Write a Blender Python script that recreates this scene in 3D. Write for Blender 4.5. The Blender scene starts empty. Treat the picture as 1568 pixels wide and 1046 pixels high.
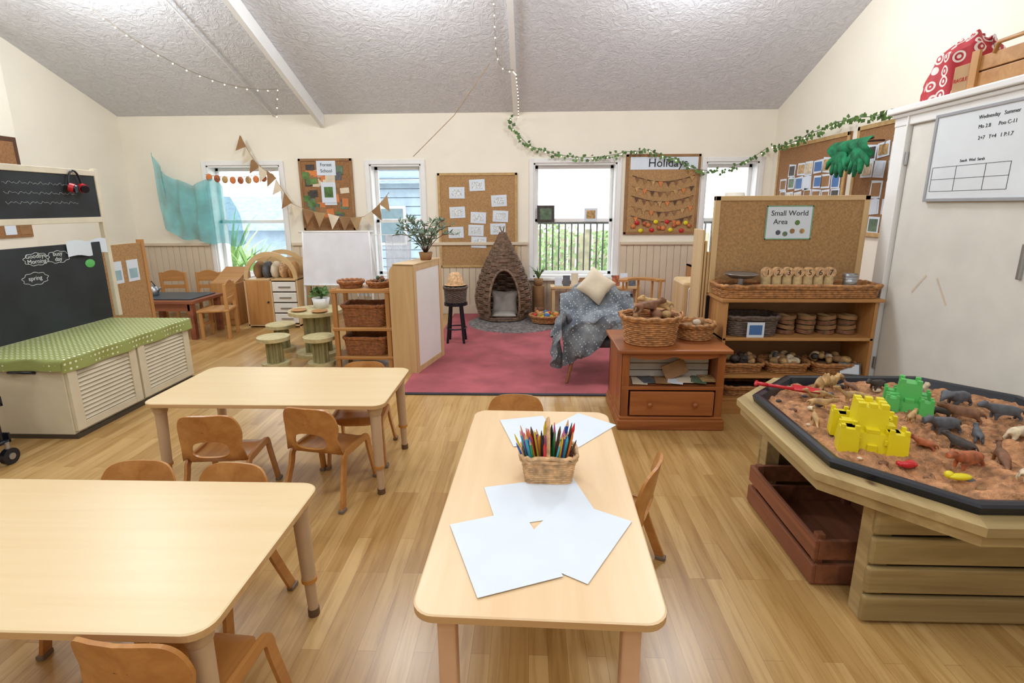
import bpy, bmesh, math, random
from mathutils import Vector, Matrix, noise
random.seed(7)
sc=bpy.context.scene
pi=math.pi
def lin(c):
    return tuple(((v/255)/12.92 if v/255<=.04045 else (((v/255)+.055)/1.055)**2.4) for v in c)
MATS={}
def _base(name):
    m=bpy.data.materials.new(name);m.use_nodes=True
    nt=m.node_tree;b=nt.nodes['Principled BSDF'];return m,nt,b
def _coord(nt,scale=(1,1,1),rot=(0,0,0),loc=(0,0,0)):
    tc=nt.nodes.new('ShaderNodeTexCoord');mp=nt.nodes.new('ShaderNodeMapping')
    mp.inputs['Scale'].default_value=scale;mp.inputs['Rotation'].default_value=rot;mp.inputs['Location'].default_value=loc
    nt.links.new(tc.outputs['Object'],mp.inputs[0]);return mp.outputs[0]
def _ramp(nt,fac,stops):
    r=nt.nodes.new('ShaderNodeValToRGB');e=r.color_ramp.elements
    while len(e)<len(stops): e.new(.5)
    for i,(p,c) in enumerate(stops): e[i].position=p;e[i].color=(*lin(c),1)
    nt.links.new(fac,r.inputs[0]);return r.outputs[0]
def _bump(nt,b,h,st,dist=.01):
    n=nt.nodes.new('ShaderNodeBump');n.inputs['Strength'].default_value=st;n.inputs['Distance'].default_value=dist
    nt.links.new(h,n.inputs['Height']);nt.links.new(n.outputs[0],b.inputs['Normal'])
def _noise(nt,vec,scale,detail=3,rough=.5,dist=0):
    n=nt.nodes.new('ShaderNodeTexNoise');n.inputs['Scale'].default_value=scale;n.inputs['Detail'].default_value=detail
    n.inputs['Roughness'].default_value=rough;n.inputs['Distortion'].default_value=dist
    nt.links.new(vec,n.inputs['Vector']);return n.outputs['Fac']
def mat(name,c,rough=.5,var=.06,vs=6,bump=0,bs=60,metal=0,alpha=1,emis=0,trans=0,bd=.01):
    if name in MATS: return MATS[name]
    m,nt,b=_base(name);v=_coord(nt)
    f=_noise(nt,v,vs)
    c0=[max(0,x*(1-var)) for x in c];c1=[min(255,x*(1+var)) for x in c]
    nt.links.new(_ramp(nt,f,[(.3,c0),(.7,c1)]),b.inputs['Base Color'])
    b.inputs['Roughness'].default_value=rough;b.inputs['Metallic'].default_value=metal
    if bump: _bump(nt,b,_noise(nt,v,bs,4),bump,bd)
    if alpha<1: b.inputs['Alpha'].default_value=alpha
    if emis:
        b.inputs['Emission Color'].default_value=(*lin(c),1);b.inputs['Emission Strength'].default_value=emis
    if trans: b.inputs['Transmission Weight'].default_value=trans
    MATS[name]=m;return m
def wood(name,c0,c1,axis=0,scale=1,rough=.4,knots=False,bump=.05,stretch=.06):
    if name in MATS: return MATS[name]
    m,nt,b=_base(name)
    s=[14*scale]*3;s[axis]=14*scale*stretch
    v=_coord(nt,s)
    f=_noise(nt,v,1,5,.6,.6)
    cm=[(a+d)/2 for a,d in zip(c0,c1)]
    col=_ramp(nt,f,[(.3,c0),(.5,cm),(.68,c1)])
    if knots:
        vo=nt.nodes.new('ShaderNodeTexVoronoi');vo.inputs['Scale'].default_value=5
        mx=nt.nodes.new('ShaderNodeMixRGB');mx.blend_type='MULTIPLY'
        s2=[1,1,1];s2[axis]=.6
        nt.links.new(_coord(nt,s2),vo.inputs['Vector'])
        k=_ramp(nt,vo.outputs['Distance'],[(.03,(110,70,40)),(.09,(255,255,255))])
        mx.inputs[0].default_value=.8
        nt.links.new(col,mx.inputs[1]);nt.links.new(k,mx.inputs[2]);col=mx.outputs[0]
    nt.links.new(col,b.inputs['Base Color']);b.inputs['Roughness'].default_value=rough
    if bump:_bump(nt,b,f,bump,.003)
    MATS[name]=m;return m

class B:
    def __init__(s,name,loc=(0,0,0),rz=0):
        s.name=name;s.loc=loc;s.rz=math.radians(rz);s.v=[];s.f=[];s.m=[];s.sm=[];s.mats=[]
    def mi(s,m):
        if m not in s.mats: s.mats.append(m)
        return s.mats.index(m)
    def add(s,vs,fs,m,smooth=False,M=None):
        o=len(s.v);k=s.mi(m)
        for v in vs:
            v=Vector(v); s.v.append(M@v if M else v)
        for f in fs: s.f.append([i+o for i in f]);s.m.append(k);s.sm.append(smooth)
        return s
    def bm(s,bm,m,smooth=False,M=None):
        bm.verts.index_update()
        s.add([v.co.copy() for v in bm.verts],[[v.index for v in f.verts] for f in bm.faces],m,smooth,M);bm.free();return s
    def box(s,x0,x1,y0,y1,z0,z1,m,bev=0,M=None,seg=2):
        bm=bmesh.new();bmesh.ops.create_cube(bm,size=1)
        for v in bm.verts:
            v.co=Vector(((x0+x1)/2+v.co.x*(x1-x0),(y0+y1)/2+v.co.y*(y1-y0),(z0+z1)/2+v.co.z*(z1-z0)))
        if bev: bmesh.ops.bevel(bm,geom=bm.edges[:],offset=bev,segments=seg,affect='EDGES',profile=.5)
        return s.bm(bm,m,False,M)
    def cyl(s,p0,p1,r0,m,r1=None,n=16,M=None,caps=True,smooth=True):
        r1=r0 if r1 is None else r1
        p0=Vector(p0);p1=Vector(p1);d=(p1-p0).normalized()
        a=d.orthogonal().normalized();b=d.cross(a)
        vs=[];fs=[]
        for p,r in((p0,r0),(p1,r1)):
            for i in range(n):
                t=2*pi*i/n;vs.append(p+(a*math.cos(t)+b*math.sin(t))*r)
        for i in range(n): fs.append([i,(i+1)%n,n+(i+1)%n,n+i])
        s.add(vs,fs,m,smooth,M)
        if caps:
            s.add(vs[:n],[list(range(n))[::-1]],m,False,M);s.add(vs[n:],[list(range(n))],m,False,M)
        return s
    def prism(s,poly,z0,z1,m,M=None):
        n=len(poly);vs=[(x,y,z0) for x,y in poly]+[(x,y,z1) for x,y in poly]
        fs=[list(range(n))[::-1],list(range(n,2*n))]+[[i,(i+1)%n,n+(i+1)%n,n+i] for i in range(n)]
        return s.add(vs,fs,m,False,M)
    def tube(s,pts,r,m,n=6,closed=False,M=None,rad=None,sec=None):
        pts=[Vector(p) for p in pts];N=len(pts);vs=[];fs=[]
        up=None
        for i,p in enumerate(pts):
            a=pts[(i-1)%N] if (closed or i>0) else p
            c=pts[(i+1)%N] if (closed or i<N-1) else p
            d=(c-a)
            if d.length<1e-9:d=Vector((0,0,1))
            d.normalize()
            if up is None:
                up=d.orthogonal().normalized()
                if sec and abs(d.x)<.99: up=(Vector((1,0,0))-d*d.x).normalized()
            up=(up-d*up.dot(d)).normalized();b=d.cross(up)
            rr=rad[i] if rad else r
            if sec:
                w,h=sec
                for sx,sy in((-1,-1),(1,-1),(1,1),(-1,1)): vs.append(p+up*w/2*sx+b*h/2*sy)
            else:
                for k in range(n):
                    t=2*pi*k/n;vs.append(p+(up*math.cos(t)+b*math.sin(t))*rr)
        if sec:n=4
        for i in range(N if closed else N-1):
            j=(i+1)%N
            for k in range(n): fs.append([i*n+k,i*n+(k+1)%n,j*n+(k+1)%n,j*n+k])
        if not closed: fs+= [list(range(n))[::-1],[(N-1)*n+k for k in range(n)]]
        return s.add(vs,fs,m,not sec,M)
    def sph(s,c,r,m,seg=16,M=None,sm=True):
        bm=bmesh.new();bmesh.ops.create_uvsphere(bm,u_segments=seg,v_segments=max(4,seg//2),radius=1)
        if not hasattr(r,'__len__'): r=(r,r,r)
        for v in bm.verts: v.co=Vector((c[0]+v.co.x*r[0],c[1]+v.co.y*r[1],c[2]+v.co.z*r[2]))
        return s.bm(bm,m,sm,M)
    def lathe(s,prof,m,c=(0,0,0),n=24,M=None,smooth=True):
        vs=[];fs=[]
        for r,z in prof:
            for i in range(n):
                t=2*pi*i/n;vs.append((c[0]+r*math.cos(t),c[1]+r*math.sin(t),c[2]+z))
        for k in range(len(prof)-1):
            for i in range(n): fs.append([k*n+i,k*n+(i+1)%n,(k+1)*n+(i+1)%n,(k+1)*n+i])
        return s.add(vs,fs,m,smooth,M)
    def grid(s,fn,nu,nv,m,M=None,smooth=True,th=0):
        vs=[fn(i/nu,j/nv) for j in range(nv+1) for i in range(nu+1)];w=nu+1
        fs=[[j*w+i,j*w+i+1,(j+1)*w+i+1,(j+1)*w+i] for j in range(nv) for i in range(nu)]
        return s.add(vs,fs,m,smooth,M)
    def ringpanel(s,outer,inner,fn,th,m,loops=5,M=None,hole=True,smooth=True):
        N=len(outer);vs=[];fs=[];off=(loops+1)*N
        for side in(0,1):
            for k in range(loops+1):
                w=k/loops
                for i in range(N):
                    a=inner[i][0]*(1-w)+outer[i][0]*w;b=inner[i][1]*(1-w)+outer[i][1]*w
                    vs.append(fn(a,b,side*th))
        for k in range(loops):
            for i in range(N):
                j=(i+1)%N
                q=[k*N+i,(k+1)*N+i,(k+1)*N+j,k*N+j]
                fs.append(q[::-1]);fs.append([x+off for x in q])
        s.add(vs,fs,m,smooth,M)
        rim=[]
        for i in range(N):
            j=(i+1)%N
            rim.append([loops*N+i,loops*N+j,off+loops*N+j,off+loops*N+i])
            if hole: rim.append([i,j,off+j,off+i][::-1])
        return s.add(vs,rim,m,False,M)
    def text(s,txt,size,m,M,align='CENTER',ext=.0005):
        cu=bpy.data.curves.new('t','FONT');cu.body=txt;cu.size=size;cu.align_x=align;cu.extrude=ext;cu.resolution_u=3
        o=bpy.data.objects.new('t',cu);sc.collection.objects.link(o)
        bpy.context.view_layer.update()
        me=bpy.data.meshes.new_from_object(o.evaluated_get(bpy.context.evaluated_depsgraph_get()))
        s.add([v.co.copy() for v in me.vertices],[list(p.vertices) for p in me.polygons],m,False,M)
        bpy.data.objects.remove(o);bpy.data.curves.remove(cu);bpy.data.meshes.remove(me);return s
    def done(s,extra=None):
        me=bpy.data.meshes.new(s.name);me.from_pydata([tuple(v) for v in s.v],[],s.f)
        for m in s.mats: me.materials.append(m)
        me.polygons.foreach_set('material_index',s.m);me.polygons.foreach_set('use_smooth',s.sm)
        me.update();me.validate()
        o=bpy.data.objects.new(s.name,me);sc.collection.objects.link(o)
        o.location=s.loc;o.rotation_euler=(0,0,s.rz);return o
def sup(a,b,p,N,cx=0,cy=0):
    o=[]
    for i in range(N):
        t=2*pi*i/N+.001;c=math.cos(t);q=math.sin(t)
        o.append((cx+a*math.copysign(abs(c)**(2/p),c),cy+b*math.copysign(abs(q)**(2/p),q)))
    return o
T=Matrix.Translation
def RX(a):return Matrix.Rotation(math.radians(a),4,'X')
def RY(a):return Matrix.Rotation(math.radians(a),4,'Y')
def RZ(a):return Matrix.Rotation(math.radians(a),4,'Z')

# ---------------- materials
cream=mat('wall_paint_cream',(240,233,217),.75,.012,2,.08,90)
def ceilmat():
    m,nt,b=_base('artex_ceiling');v=_coord(nt)
    f=_noise(nt,v,11,5,.6,1.8)
    nt.links.new(_ramp(nt,f,[(.3,(208,210,216)),(.68,(224,225,230))]),b.inputs['Base Color'])
    b.inputs['Roughness'].default_value=.85;_bump(nt,b,f,.75,.028);return m
ceilM=ceilmat()
white=mat('white_gloss_paint',(236,236,235),.35,.01)
offw=mat('cupboard_offwhite',(226,223,216),.45,.02)
paper=mat('white_paper',(218,227,238),.7,.01)
pink=mat('dado_panel_paint',(214,198,174),.6,.02,3)
def floormat():
    m,nt,b=_base('oak_vinyl_floor')
    v=_coord(nt,(1,1,1),(0,0,pi/2))
    br=nt.nodes.new('ShaderNodeTexBrick');br.inputs['Scale'].default_value=1
    br.inputs['Brick Width'].default_value=.62;br.inputs['Row Height'].default_value=.066
    br.inputs['Mortar Size'].default_value=.0008;br.inputs['Mortar Smooth'].default_value=0
    br.inputs['Color1'].default_value=(*lin((208,172,116)),1);br.inputs['Color2'].default_value=(*lin((180,140,84)),1)
    br.inputs['Mortar'].default_value=(*lin((162,122,74)),1);br.offset=.37;br.offset_frequency=3
    nt.links.new(v,br.inputs['Vector'])
    g=_noise(nt,_coord(nt,(34,2.2,1)),1,6,.6,.6)
    gc=_ramp(nt,g,[(.32,(204,186,152)),(.52,(244,241,232)),(.7,(255,255,255))])
    mx=nt.nodes.new('ShaderNodeMixRGB');mx.blend_type='MULTIPLY';mx.inputs[0].default_value=.7
    nt.links.new(br.outputs[0],mx.inputs[1]);nt.links.new(gc,mx.inputs[2])
    nt.links.new(mx.outputs[0],b.inputs['Base Color']);b.inputs['Roughness'].default_value=.28
    _bump(nt,b,g,.04,.002);return m
floorM=floormat()
beech=wood('beech_laminate',(230,206,162),(222,194,146),0,.8,.35,bump=0)
beech2=wood('birch_table_top',(236,206,166),(228,194,150),1,.8,.35,bump=0)
edgeM=wood('ply_edge',(206,170,122),(190,150,100),0,1,.45)
ply=wood('bent_ply_orange',(196,140,78),(170,112,56),1,1.2,.32,bump=.02)
legM=mat('table_leg_plastic',(192,164,132),.4,.03)
pine=wood('stained_pine',(176,108,58),(134,74,38),0,1,.38)
pineV=wood('stained_pine_v',(176,108,58),(134,74,38),2,1,.38)
unitw=wood('honey_pine',(200,150,92),(172,118,64),0,1,.45)
unitv=wood('honey_pine_v',(200,150,92),(172,118,64),2,1,.45)
lightw=wood('light_ply',(216,186,140),(200,164,114),2,1,.5)
lightx=wood('light_ply_x',(216,186,140),(200,164,114),0,1,.5)
decking=wood('decking_timber',(180,158,108),(128,106,66),0,.8,.7,True,.3)
deckingY=wood('decking_timber_y',(194,170,120),(152,128,84),1,.8,.7,True,.3)
crateM=wood('crate_dark_wood',(160,98,66),(108,66,44),1,1,.7,False,.3)
darkw=mat('dark_wood',(84,54,36),.5,.1)
blackp=mat('black_plastic',(20,24,36),.3,.03)
chalk=mat('chalkboard_slate',(34,40,45),.6,.25,3)
chalkw=mat('chalk_white',(215,220,220),.9)
hess=mat('hessian_board',(172,134,90),.9,.1,60,.4,250,bd=.004)
hessd=mat('hessian_board_dark',(150,108,70),.9,.1,60,.4,250,bd=.004)
trimc=mat('corrugated_border',(190,156,104),.8,.06,20)
wick=mat('wicker_brown',(170,120,74),.6,.22,40)
wickl=mat('wicker_light',(206,166,122),.6,.18,40)
wickd=mat('wicker_dark',(98,84,76),.65,.2,40)
wickp=mat('wicker_grey_brown',(120,96,78),.65,.25,30)
wickg=mat('wicker_reddish',(156,102,62),.6,.2,40)
carpet=mat('pink_carpet',(164,84,90),.95,.12,3,.5,350,bd=.004)
greyrug=mat('grey_shag',(122,116,114),1,.3,25,.9,120,bd=.02)
sandM=mat('play_sand',(176,128,90),.95,.24,22,1,70,bd=.015)
steel=mat('metal_steel',(170,172,175),.3,.03,metal=.8)
leaf=mat('ivy_leaf',(84,116,60),.6,.25,15)
leaf2=mat('olive_leaf',(92,112,88),.6,.2,15)
red=mat('red_plastic',(196,34,42),.35,.03)
yel=mat('yellow_plastic',(226,208,30),.4,.03)
grn=mat('green_plastic',(92,186,98),.4,.03)
teal=mat('teal_voile',(80,184,192),.7,.14,4,alpha=.58)
rope=mat('jute_string',(170,140,100),.9)
bulb=mat('fairy_bulb',(255,236,190),.4,emis=4)
wireM=mat('fairy_wire',(140,130,112),.6)
kraft=mat('kraft_brown',(150,112,74),.8,.1)
creamcl=mat('cream_cloth',(218,204,180),.85,.06)
orange=mat('orange_card',(212,126,68),.7,.08)
bluep=mat('blue_ink',(70,112,170),.6)
dk=mat('ink_black',(35,35,40),.7)
tan=mat('toy_tan',(180,144,94),.6,.2,30);tbr=mat('toy_brown',(124,84,58),.6,.2,30);tgr=mat('toy_grey',(88,90,96),.6,.15,30)
tor=mat('toy_rust',(166,92,56),.6,.25,30);tcr=mat('toy_cream',(206,188,158),.6,.2,30);tdk=mat('toy_dark',(66,58,54),.6,.2,30)

# ---------------- camera
cam_d=bpy.data.cameras.new('camera');cam=bpy.data.objects.new('camera',cam_d);sc.collection.objects.link(cam)
cam_d.sensor_width=36;cam_d.sensor_fit='HORIZONTAL';cam_d.lens=790/1568*36;cam_d.shift_y=-25.6/1568;cam_d.clip_start=.05
p_,y_,r_=map(math.radians,(13,2,.3))
F=Vector((-math.sin(y_)*math.cos(p_),math.cos(y_)*math.cos(p_),-math.sin(p_)))
Rt=Vector((math.cos(y_),math.sin(y_),0));U=Rt.cross(F)
rr=Rt*math.cos(r_)-U*math.sin(r_);uu=Rt*math.sin(r_)+U*math.cos(r_)
mw=Matrix((( rr.x,uu.x,-F.x,0),(rr.y,uu.y,-F.y,0),(rr.z,uu.z,-F.z,1.5),(0,0,0,1)))
cam.matrix_world=mw
sc.camera=cam

# ---------------- room shell
XL,XR,YB,YF,ZB=-5.54,3.19,7.2,-3.0,2.69
SL=.385
b=B('floor');b.box(XL-.3,XR+.3,YF-.3,YB+.3,-.1,0,floorM);b.done()
yr=2.0;zr=ZB+SL*(YB-yr)
b=B('ceiling')
b.add([(XL-.1,YB+.1,ZB-SL*.1),(XR+.1,YB+.1,ZB-SL*.1),(XR+.1,yr,zr),(XL-.1,yr,zr),(XR+.1,YF-.1,zr-SL*(yr-YF)),(XL-.1,YF-.1,zr-SL*(yr-YF))],[[0,1,2,3],[3,2,4,5]],ceilM)
b.add([(v[0],v[1],v[2]+.12) for v in [(XL-.1,YB+.1,ZB-SL*.1),(XR+.1,YB+.1,ZB-SL*.1),(XR+.1,yr,zr),(XL-.1,yr,zr),(XR+.1,YF-.1,zr-SL*(yr-YF)),(XL-.1,YF-.1,zr-SL*(yr-YF))]],[[3,2,1,0],[5,4,2,3]],ceilM)
b.done()
zf=zr-SL*(yr-YF)
side=[(YF,0),(YB,0),(YB,ZB),(yr,zr),(YF,zf)]
for nm,x0,x1 in(('wall_left',XL-.2,XL),('wall_right',XR,XR+.2)):
    b=B(nm);n=5
    vs=[(x0,y,z) for y,z in side]+[(x1,y,z) for y,z in side]
    b.add(vs,[[4,3,2,1,0],[5,6,7,8,9]]+[[i,(i+1)%n,n+(i+1)%n,n+i] for i in range(n)],cream);b.done()
b=B('wall_front');b.box(XL-.2,XR+.2,YF-.2,YF,0,zf+.1,cream);b.done()
wins=[(-4.42,-3.40,.52,2.05),(-2.17,-1.47,.52,2.05),(.05,1.16,.52,2.05),(2.33,3.02,.52,2.05)]
b=B('wall_back');Y0,Y1=YB,YB+.3
xs=[XL-.2]
for w in wins: xs+=[w[0],w[1]]
xs.append(XR+.2)
for i in range(0,len(xs),2): b.box(xs[i],xs[i+1],Y0,Y1,0,ZB+.1,cream)
for w in wins:
    b.box(w[0],w[1],Y0,Y1,0,w[2],cream);b.box(w[0],w[1],Y0,Y1,w[3],ZB+.1,cream)
b.done()
glass,gnt,gb=_base('window_glass')
tr=gnt.nodes.new('ShaderNodeBsdfTransparent');gl=gnt.nodes.new('ShaderNodeBsdfGlossy');gl.inputs['Roughness'].default_value=.02
ms=gnt.nodes.new('ShaderNodeMixShader');ms.inputs[0].default_value=.04
gnt.links.new(tr.outputs[0],ms.inputs[1]);gnt.links.new(gl.outputs[0],ms.inputs[2])
gnt.links.new(ms.outputs[0],gnt.nodes['Material Output'].inputs[0])
for k,(x0,x1,z0,z1) in enumerate(wins):
    b=B('window_%d'%(k+1));a=.058
    b.box(x0-a,x0,YB-.02,YB-.001,z0,z1+a,white,.004);b.box(x1,x1+a,YB-.02,YB-.001,z0,z1+a,white,.004)
    b.box(x0,x1,YB-.02,YB-.001,z1,z1+a,white,.004)
    b.box(x0-a-.02,x1+a+.02,YB-.07,YB-.001,z0-.04,z0,white,.006)
    t=.02
    b.box(x0+.001,x0+t,YB,YB+.3,z0,z1,white);b.box(x1-t,x1-.001,YB,YB+.3,z0,z1,white);b.box(x0,x1,YB,YB+.3,z1-t,z1-.001,white);b.box(x0,x1,YB,YB+.3,z0+.001,z0+.03,white)
    zm=1.30;s=.045
    for (za,zb,yy) in((z0+.03,zm+.02,YB+.12),(zm-.02,z1-t,YB+.17)):
        b.box(x0+t,x0+t+s,yy,yy+.04,za,zb,white,.004);b.box(x1-t-s,x1-t,yy,yy+.04,za,zb,white,.004)
        b.box(x0+t,x1-t,yy,yy+.04,za,za+s,white,.004);b.box(x0+t,x1-t,yy,yy+.04,zb-s,zb,white,.004)
        b.add([(x0+t,yy+.02,za),(x1-t,yy+.02,za),(x1-t,yy+.02,zb),(x0+t,yy+.02,zb)],[[0,1,2,3]],glass)
    b.done()
b=B('trim_1')
def panel(x0,x1,z0,z1):
    n=max(1,int((x1-x0)/.09));w=(x1-x0)/n
    for i in range(n): b.box(x0+i*w+.002,x0+(i+1)*w-.002,YB-.018,YB-.001,z0,z1,pink,.003,seg=1)
segs=[XL+.05]+[v for w in wins for v in (w[0]-.08,w[1]+.08)]+[XR-.01]
for i in range(0,len(segs),2):
    panel(segs[i],segs[i+1],.13,.97);b.box(segs[i],segs[i+1],YB-.045,YB-.001,.97,1.01,pink,.006)
for w in wins: panel(w[0]-.08,w[1]+.08,.13,.475)
b.done()
b=B('baseboard_back');b.box(XL+.05,XR-.01,YB-.03,YB-.001,0,.13,pink,.005);b.done()
b=B('trim_2')
n=20;w=(YB-5.6)/n
for i in range(n): b.box(XL+.001,XL+.018,5.6+i*w+.002,5.6+(i+1)*w-.002,.13,.97,pink,.003,seg=1)
b.box(XL+.001,XL+.045,5.6,YB,.97,1.01,pink,.006);b.done()
b=B('baseboard_left');b.box(XL+.001,XL+.03,-2.99,YB-.04,0,.13,pink,.005);b.done()
b=B('trim_7');b.box(XL+.001,XL+.14,4.2,5.55,0,3.2,cream,.004);b.done()
b=B('wooden_notice_board',(XL+.141,0,0));b.box(0,.02,4.9,5.52,1.75,2.22,darkw,.004);b.box(.02,.026,4.95,5.47,1.8,2.17,hessd);b.box(0,.015,5.0,5.5,1.2,1.4,hessd)
for y in(5.08,5.26,5.42): b.box(.015,.018,y-.06,y+.06,1.23,1.36,[kraft,paper,orange][int(y*10)%3])
b.done()
b=B('door_1');b.box(XL+.001,XL+.12,2.95,3.05,0,2.1,white,.01);b.box(XL+.001,XL+.12,1.95,2.05,0,2.1,white,.01);b.box(XL+.001,XL+.12,1.95,3.05,2.0,2.12,white,.01)
b.box(XL+.001,XL+.05,2.05,2.95,0,2.0,white)
for za,zb in((.2,.95),(1.15,1.85)): b.box(XL+.05,XL+.06,2.2,2.8,za,zb,offw,.004)
b.done()
def beam(nm,x,w,h,y0,drop):
    b=B(nm);ylo=y0;yhi=yr
    def zc(y): return ZB+SL*(YB-y)
    vs=[]
    for y in(ylo,yhi):
        for xx in(x-w/2,x+w/2):
            for d in(-h-drop,-.002): vs.append((xx,y,zc(y)+d))
    b.add(vs,[[0,1,3,2],[4,6,7,5],[0,4,5,1],[2,3,7,6],[0,2,6,4],[1,5,7,3]],white);b.done()
beam('trim_3',-2.76,.055,.11,7.19,.06);beam('trim_4',-.19,.06,.05,7.19,0)
b=B('trim_5')
b.tube([(-3.4,7.18,2.67),(-3.4,6.0,3.12),(-3.45,2.2,4.54)],.01,white);b.done()
b=B('pink_carpet');b.box(-1.07,XR-.002,3.98,YB-.035,0.0,.008,carpet);b.box(-1.07,XR-.002,3.94,3.98,0,.009,mat('carpet_edge_strip',(34,36,48),.6));b.done()
b=B('round_shag_rug',(-.2,6.58,.009))
def rf(u,v):
    a=2*pi*u;r=.6*v*(1+.012*math.sin(a*31)+.01*math.sin(a*17));x=r*math.cos(a);y=r*math.sin(a)*.95
    return (x,y,.03*(1-v**8)+.008*noise.noise((x*30,y*30,0)))
b.grid(rf,120,30,greyrug);b.done()

# ---------------- outside
b=B('ground_outside');b.box(-20,15,YB+.32,30,-.4,-.3,mat('paving_outside',(205,205,200),.9));b.done()
fen=mat('dark_railing',(60,62,60),.8,.2,4)
b=B('garden_fence')
for i in range(48):
    x=-.6+i*.11;b.box(x,x+.026,9.2,9.22,-.3,1.24,fen)
b.box(-.6,4.7,9.22,9.25,.1,.14,fen);b.box(-.6,4.7,9.22,9.25,1.18,1.22,fen)
b.done()
b=B('board_fence')
lf=mat('pale_fence_board',(168,160,134),.8,.15,5)
for i in range(30):
    x=-.6+i*.18;b.box(x,x+.15,11.4,11.42,-.3,.95+.05*math.sin(i*2),lf)
b.done()
sid=mat('blue_grey_siding',(158,178,198),.7,.05)
slate=mat('slate_roof',(134,150,172),.7,.1,10)
b=B('neighbour_house')
for i in range(16): b.box(-4.6,-2.1,11.0+.0,11.05,-.3+i*.18,-.3+i*.18+.165,sid)
b.box(-4.6,-2.1,11.05,13,-.3,2.0,sid)
for i in range(9): b.add([(-4.8,10.7+i*.2,1.95+i*.11),(-1.9,10.7+i*.2,1.95+i*.11),(-1.9,10.92+i*.2,2.02+i*.11),(-4.8,10.92+i*.2,2.02+i*.11)],[[0,1,2,3]],slate)
b.box(-3.25,-2.6,10.96,11.0,.7,1.5,white);b.box(-3.2,-2.65,10.94,10.97,.75,1.45,mat('dark_pane',(110,130,140),.1));b.done()
b=B('neighbour_shed');b.box(-7.9,-5.3,11.5,13.5,-.3,1.1,sid)
b.add([(-8.1,11.2,1.0),(-5.1,11.2,1.0),(-5.3,12.8,1.75),(-7.9,12.8,1.75)],[[0,1,2,3]],slate);b.done()
def spiky(nm,x,y,z0,n,L,m):
    b=B(nm,(x,y,z0))
    for i in range(n):
        a=random.random()*2*pi;e=random.uniform(.2,1.4);l=L*random.uniform(.7,1);w=.035
        dx,dy=math.cos(a),math.sin(a);P=[]
        for k in range(6):
            t=k/5;P.append(Vector((dx*l*t*math.cos(e),dy*l*t*math.cos(e),.5+l*t*math.sin(e)-.5*l*t*t*.6)))
        vs=[];px,py=-dy*w,dx*w
        for k,p in enumerate(P):
            q=1-(k/5)**2*.95;vs+= [(p.x-px*q,p.y-py*q,p.z),(p.x+px*q,p.y+py*q,p.z)]
        b.add(vs,[[2*k,2*k+1,2*k+3,2*k+2] for k in range(5)],m)
    b.cyl((0,0,0),(0,0,.55),.06,darkw,.05);b.done()
palmM=mat('palm_green',(140,172,112),.6,.2)
spiky('palm_shrub',-5.45,9.2,-.3,70,1.9,palmM);spiky('palm_shrub',-4.9,8.9,-.3,60,1.2,palmM);spiky('palm_shrub',-3.0,8.9,-.3,40,.9,palmM)
def bush(nm,x,y,r,h):
    b=B(nm,(x,y,-.3))
    for i in range(700):
        a=random.random()*2*pi;q=random.random()**.5*r;z=random.random()*h
        c=Vector((q*math.cos(a),q*math.sin(a),z));d=Vector((random.uniform(-1,1),random.uniform(-1,1),random.uniform(-1,1))).normalized()*.06;e=d.orthogonal().normalized()*.03
        b.add([c-d,c+e,c+d,c-e],[[0,1,2,3]],palmM)
    b.done()
bush('garden_bush',.3,10.2,.7,1.45);bush('garden_bush',1.6,10.3,.4,1.3)

# ---------------- tables
def table(nm,x0,x1,y0,y1,top,h=.52,round_legs=True,rz=0):
    cx,cy=(x0+x1)/2,(y0+y1)/2;w,d=(x1-x0)/2,(y1-y0)/2
    b=B(nm,(cx,cy,0),rz)
    R=.06;P=[]
    for sx,sy,a0 in((1,1,0),(-1,1,90),(-1,-1,180),(1,-1,270)):
        for k in range(7):
            t=math.radians(a0+15*k);P.append((sx*(w-R)+R*math.cos(t),sy*(d-R)+R*math.sin(t)))
    e=.004
    Pi=[(x*(1-e/w),y*(1-e/d)) for x,y in P]
    b.prism(P,h-.022,h-.003,edgeM)
    n=len(P);vs=[(x,y,h-.003) for x,y in P]+[(x,y,h) for x,y in Pi]
    b.add(vs,[[i,(i+1)%n,n+(i+1)%n,n+i] for i in range(n)],top,True);b.add(vs[n:],[list(range(n))],top)
    for sx in(-1,1):
        for sy in(-1,1):
            if round_legs:
                x,y=sx*(w-.06),sy*(d-.06)
                b.cyl((x,y,h-.022),(x,y,h-.07),.045,legM,.032,20)
                b.cyl((x,y,h-.05),(x+sx*.006,y+sy*.006,.16),.029,legM,.025,20)
                b.cyl((x+sx*.006,y+sy*.006,.165),(x+sx*.006,y+sy*.006,.15),.028,mat('leg_ring_orange',(190,130,60),.5),.028,20)
                b.cyl((x+sx*.006,y+sy*.006,.15),(x+sx*.009,y+sy*.009,0.012),.020,legM,.018,20)
                b.cyl((x+sx*.009,y+sy*.009,.03),(x+sx*.009,y+sy*.009,0),.021,mat('leg_foot_brown',(96,70,50),.5),.021,20)
            else:
                x,y=sx*(w-.085),sy*(d-.06)
                b.box(x-.024,x+.024,y-.024,y+.024,0,h-.02,mat('pale_leg_wood',(214,174,140),.45,.05),.006)
    b.done()
table('activity_table',-.28,.36,1.06,2.37,beech2,.52,False,-1.5)
table('classroom_table',-2.05,-.76,.99,1.68,beech)
table('classroom_table',-2.0,-.74,2.42,3.05,beech)

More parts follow.
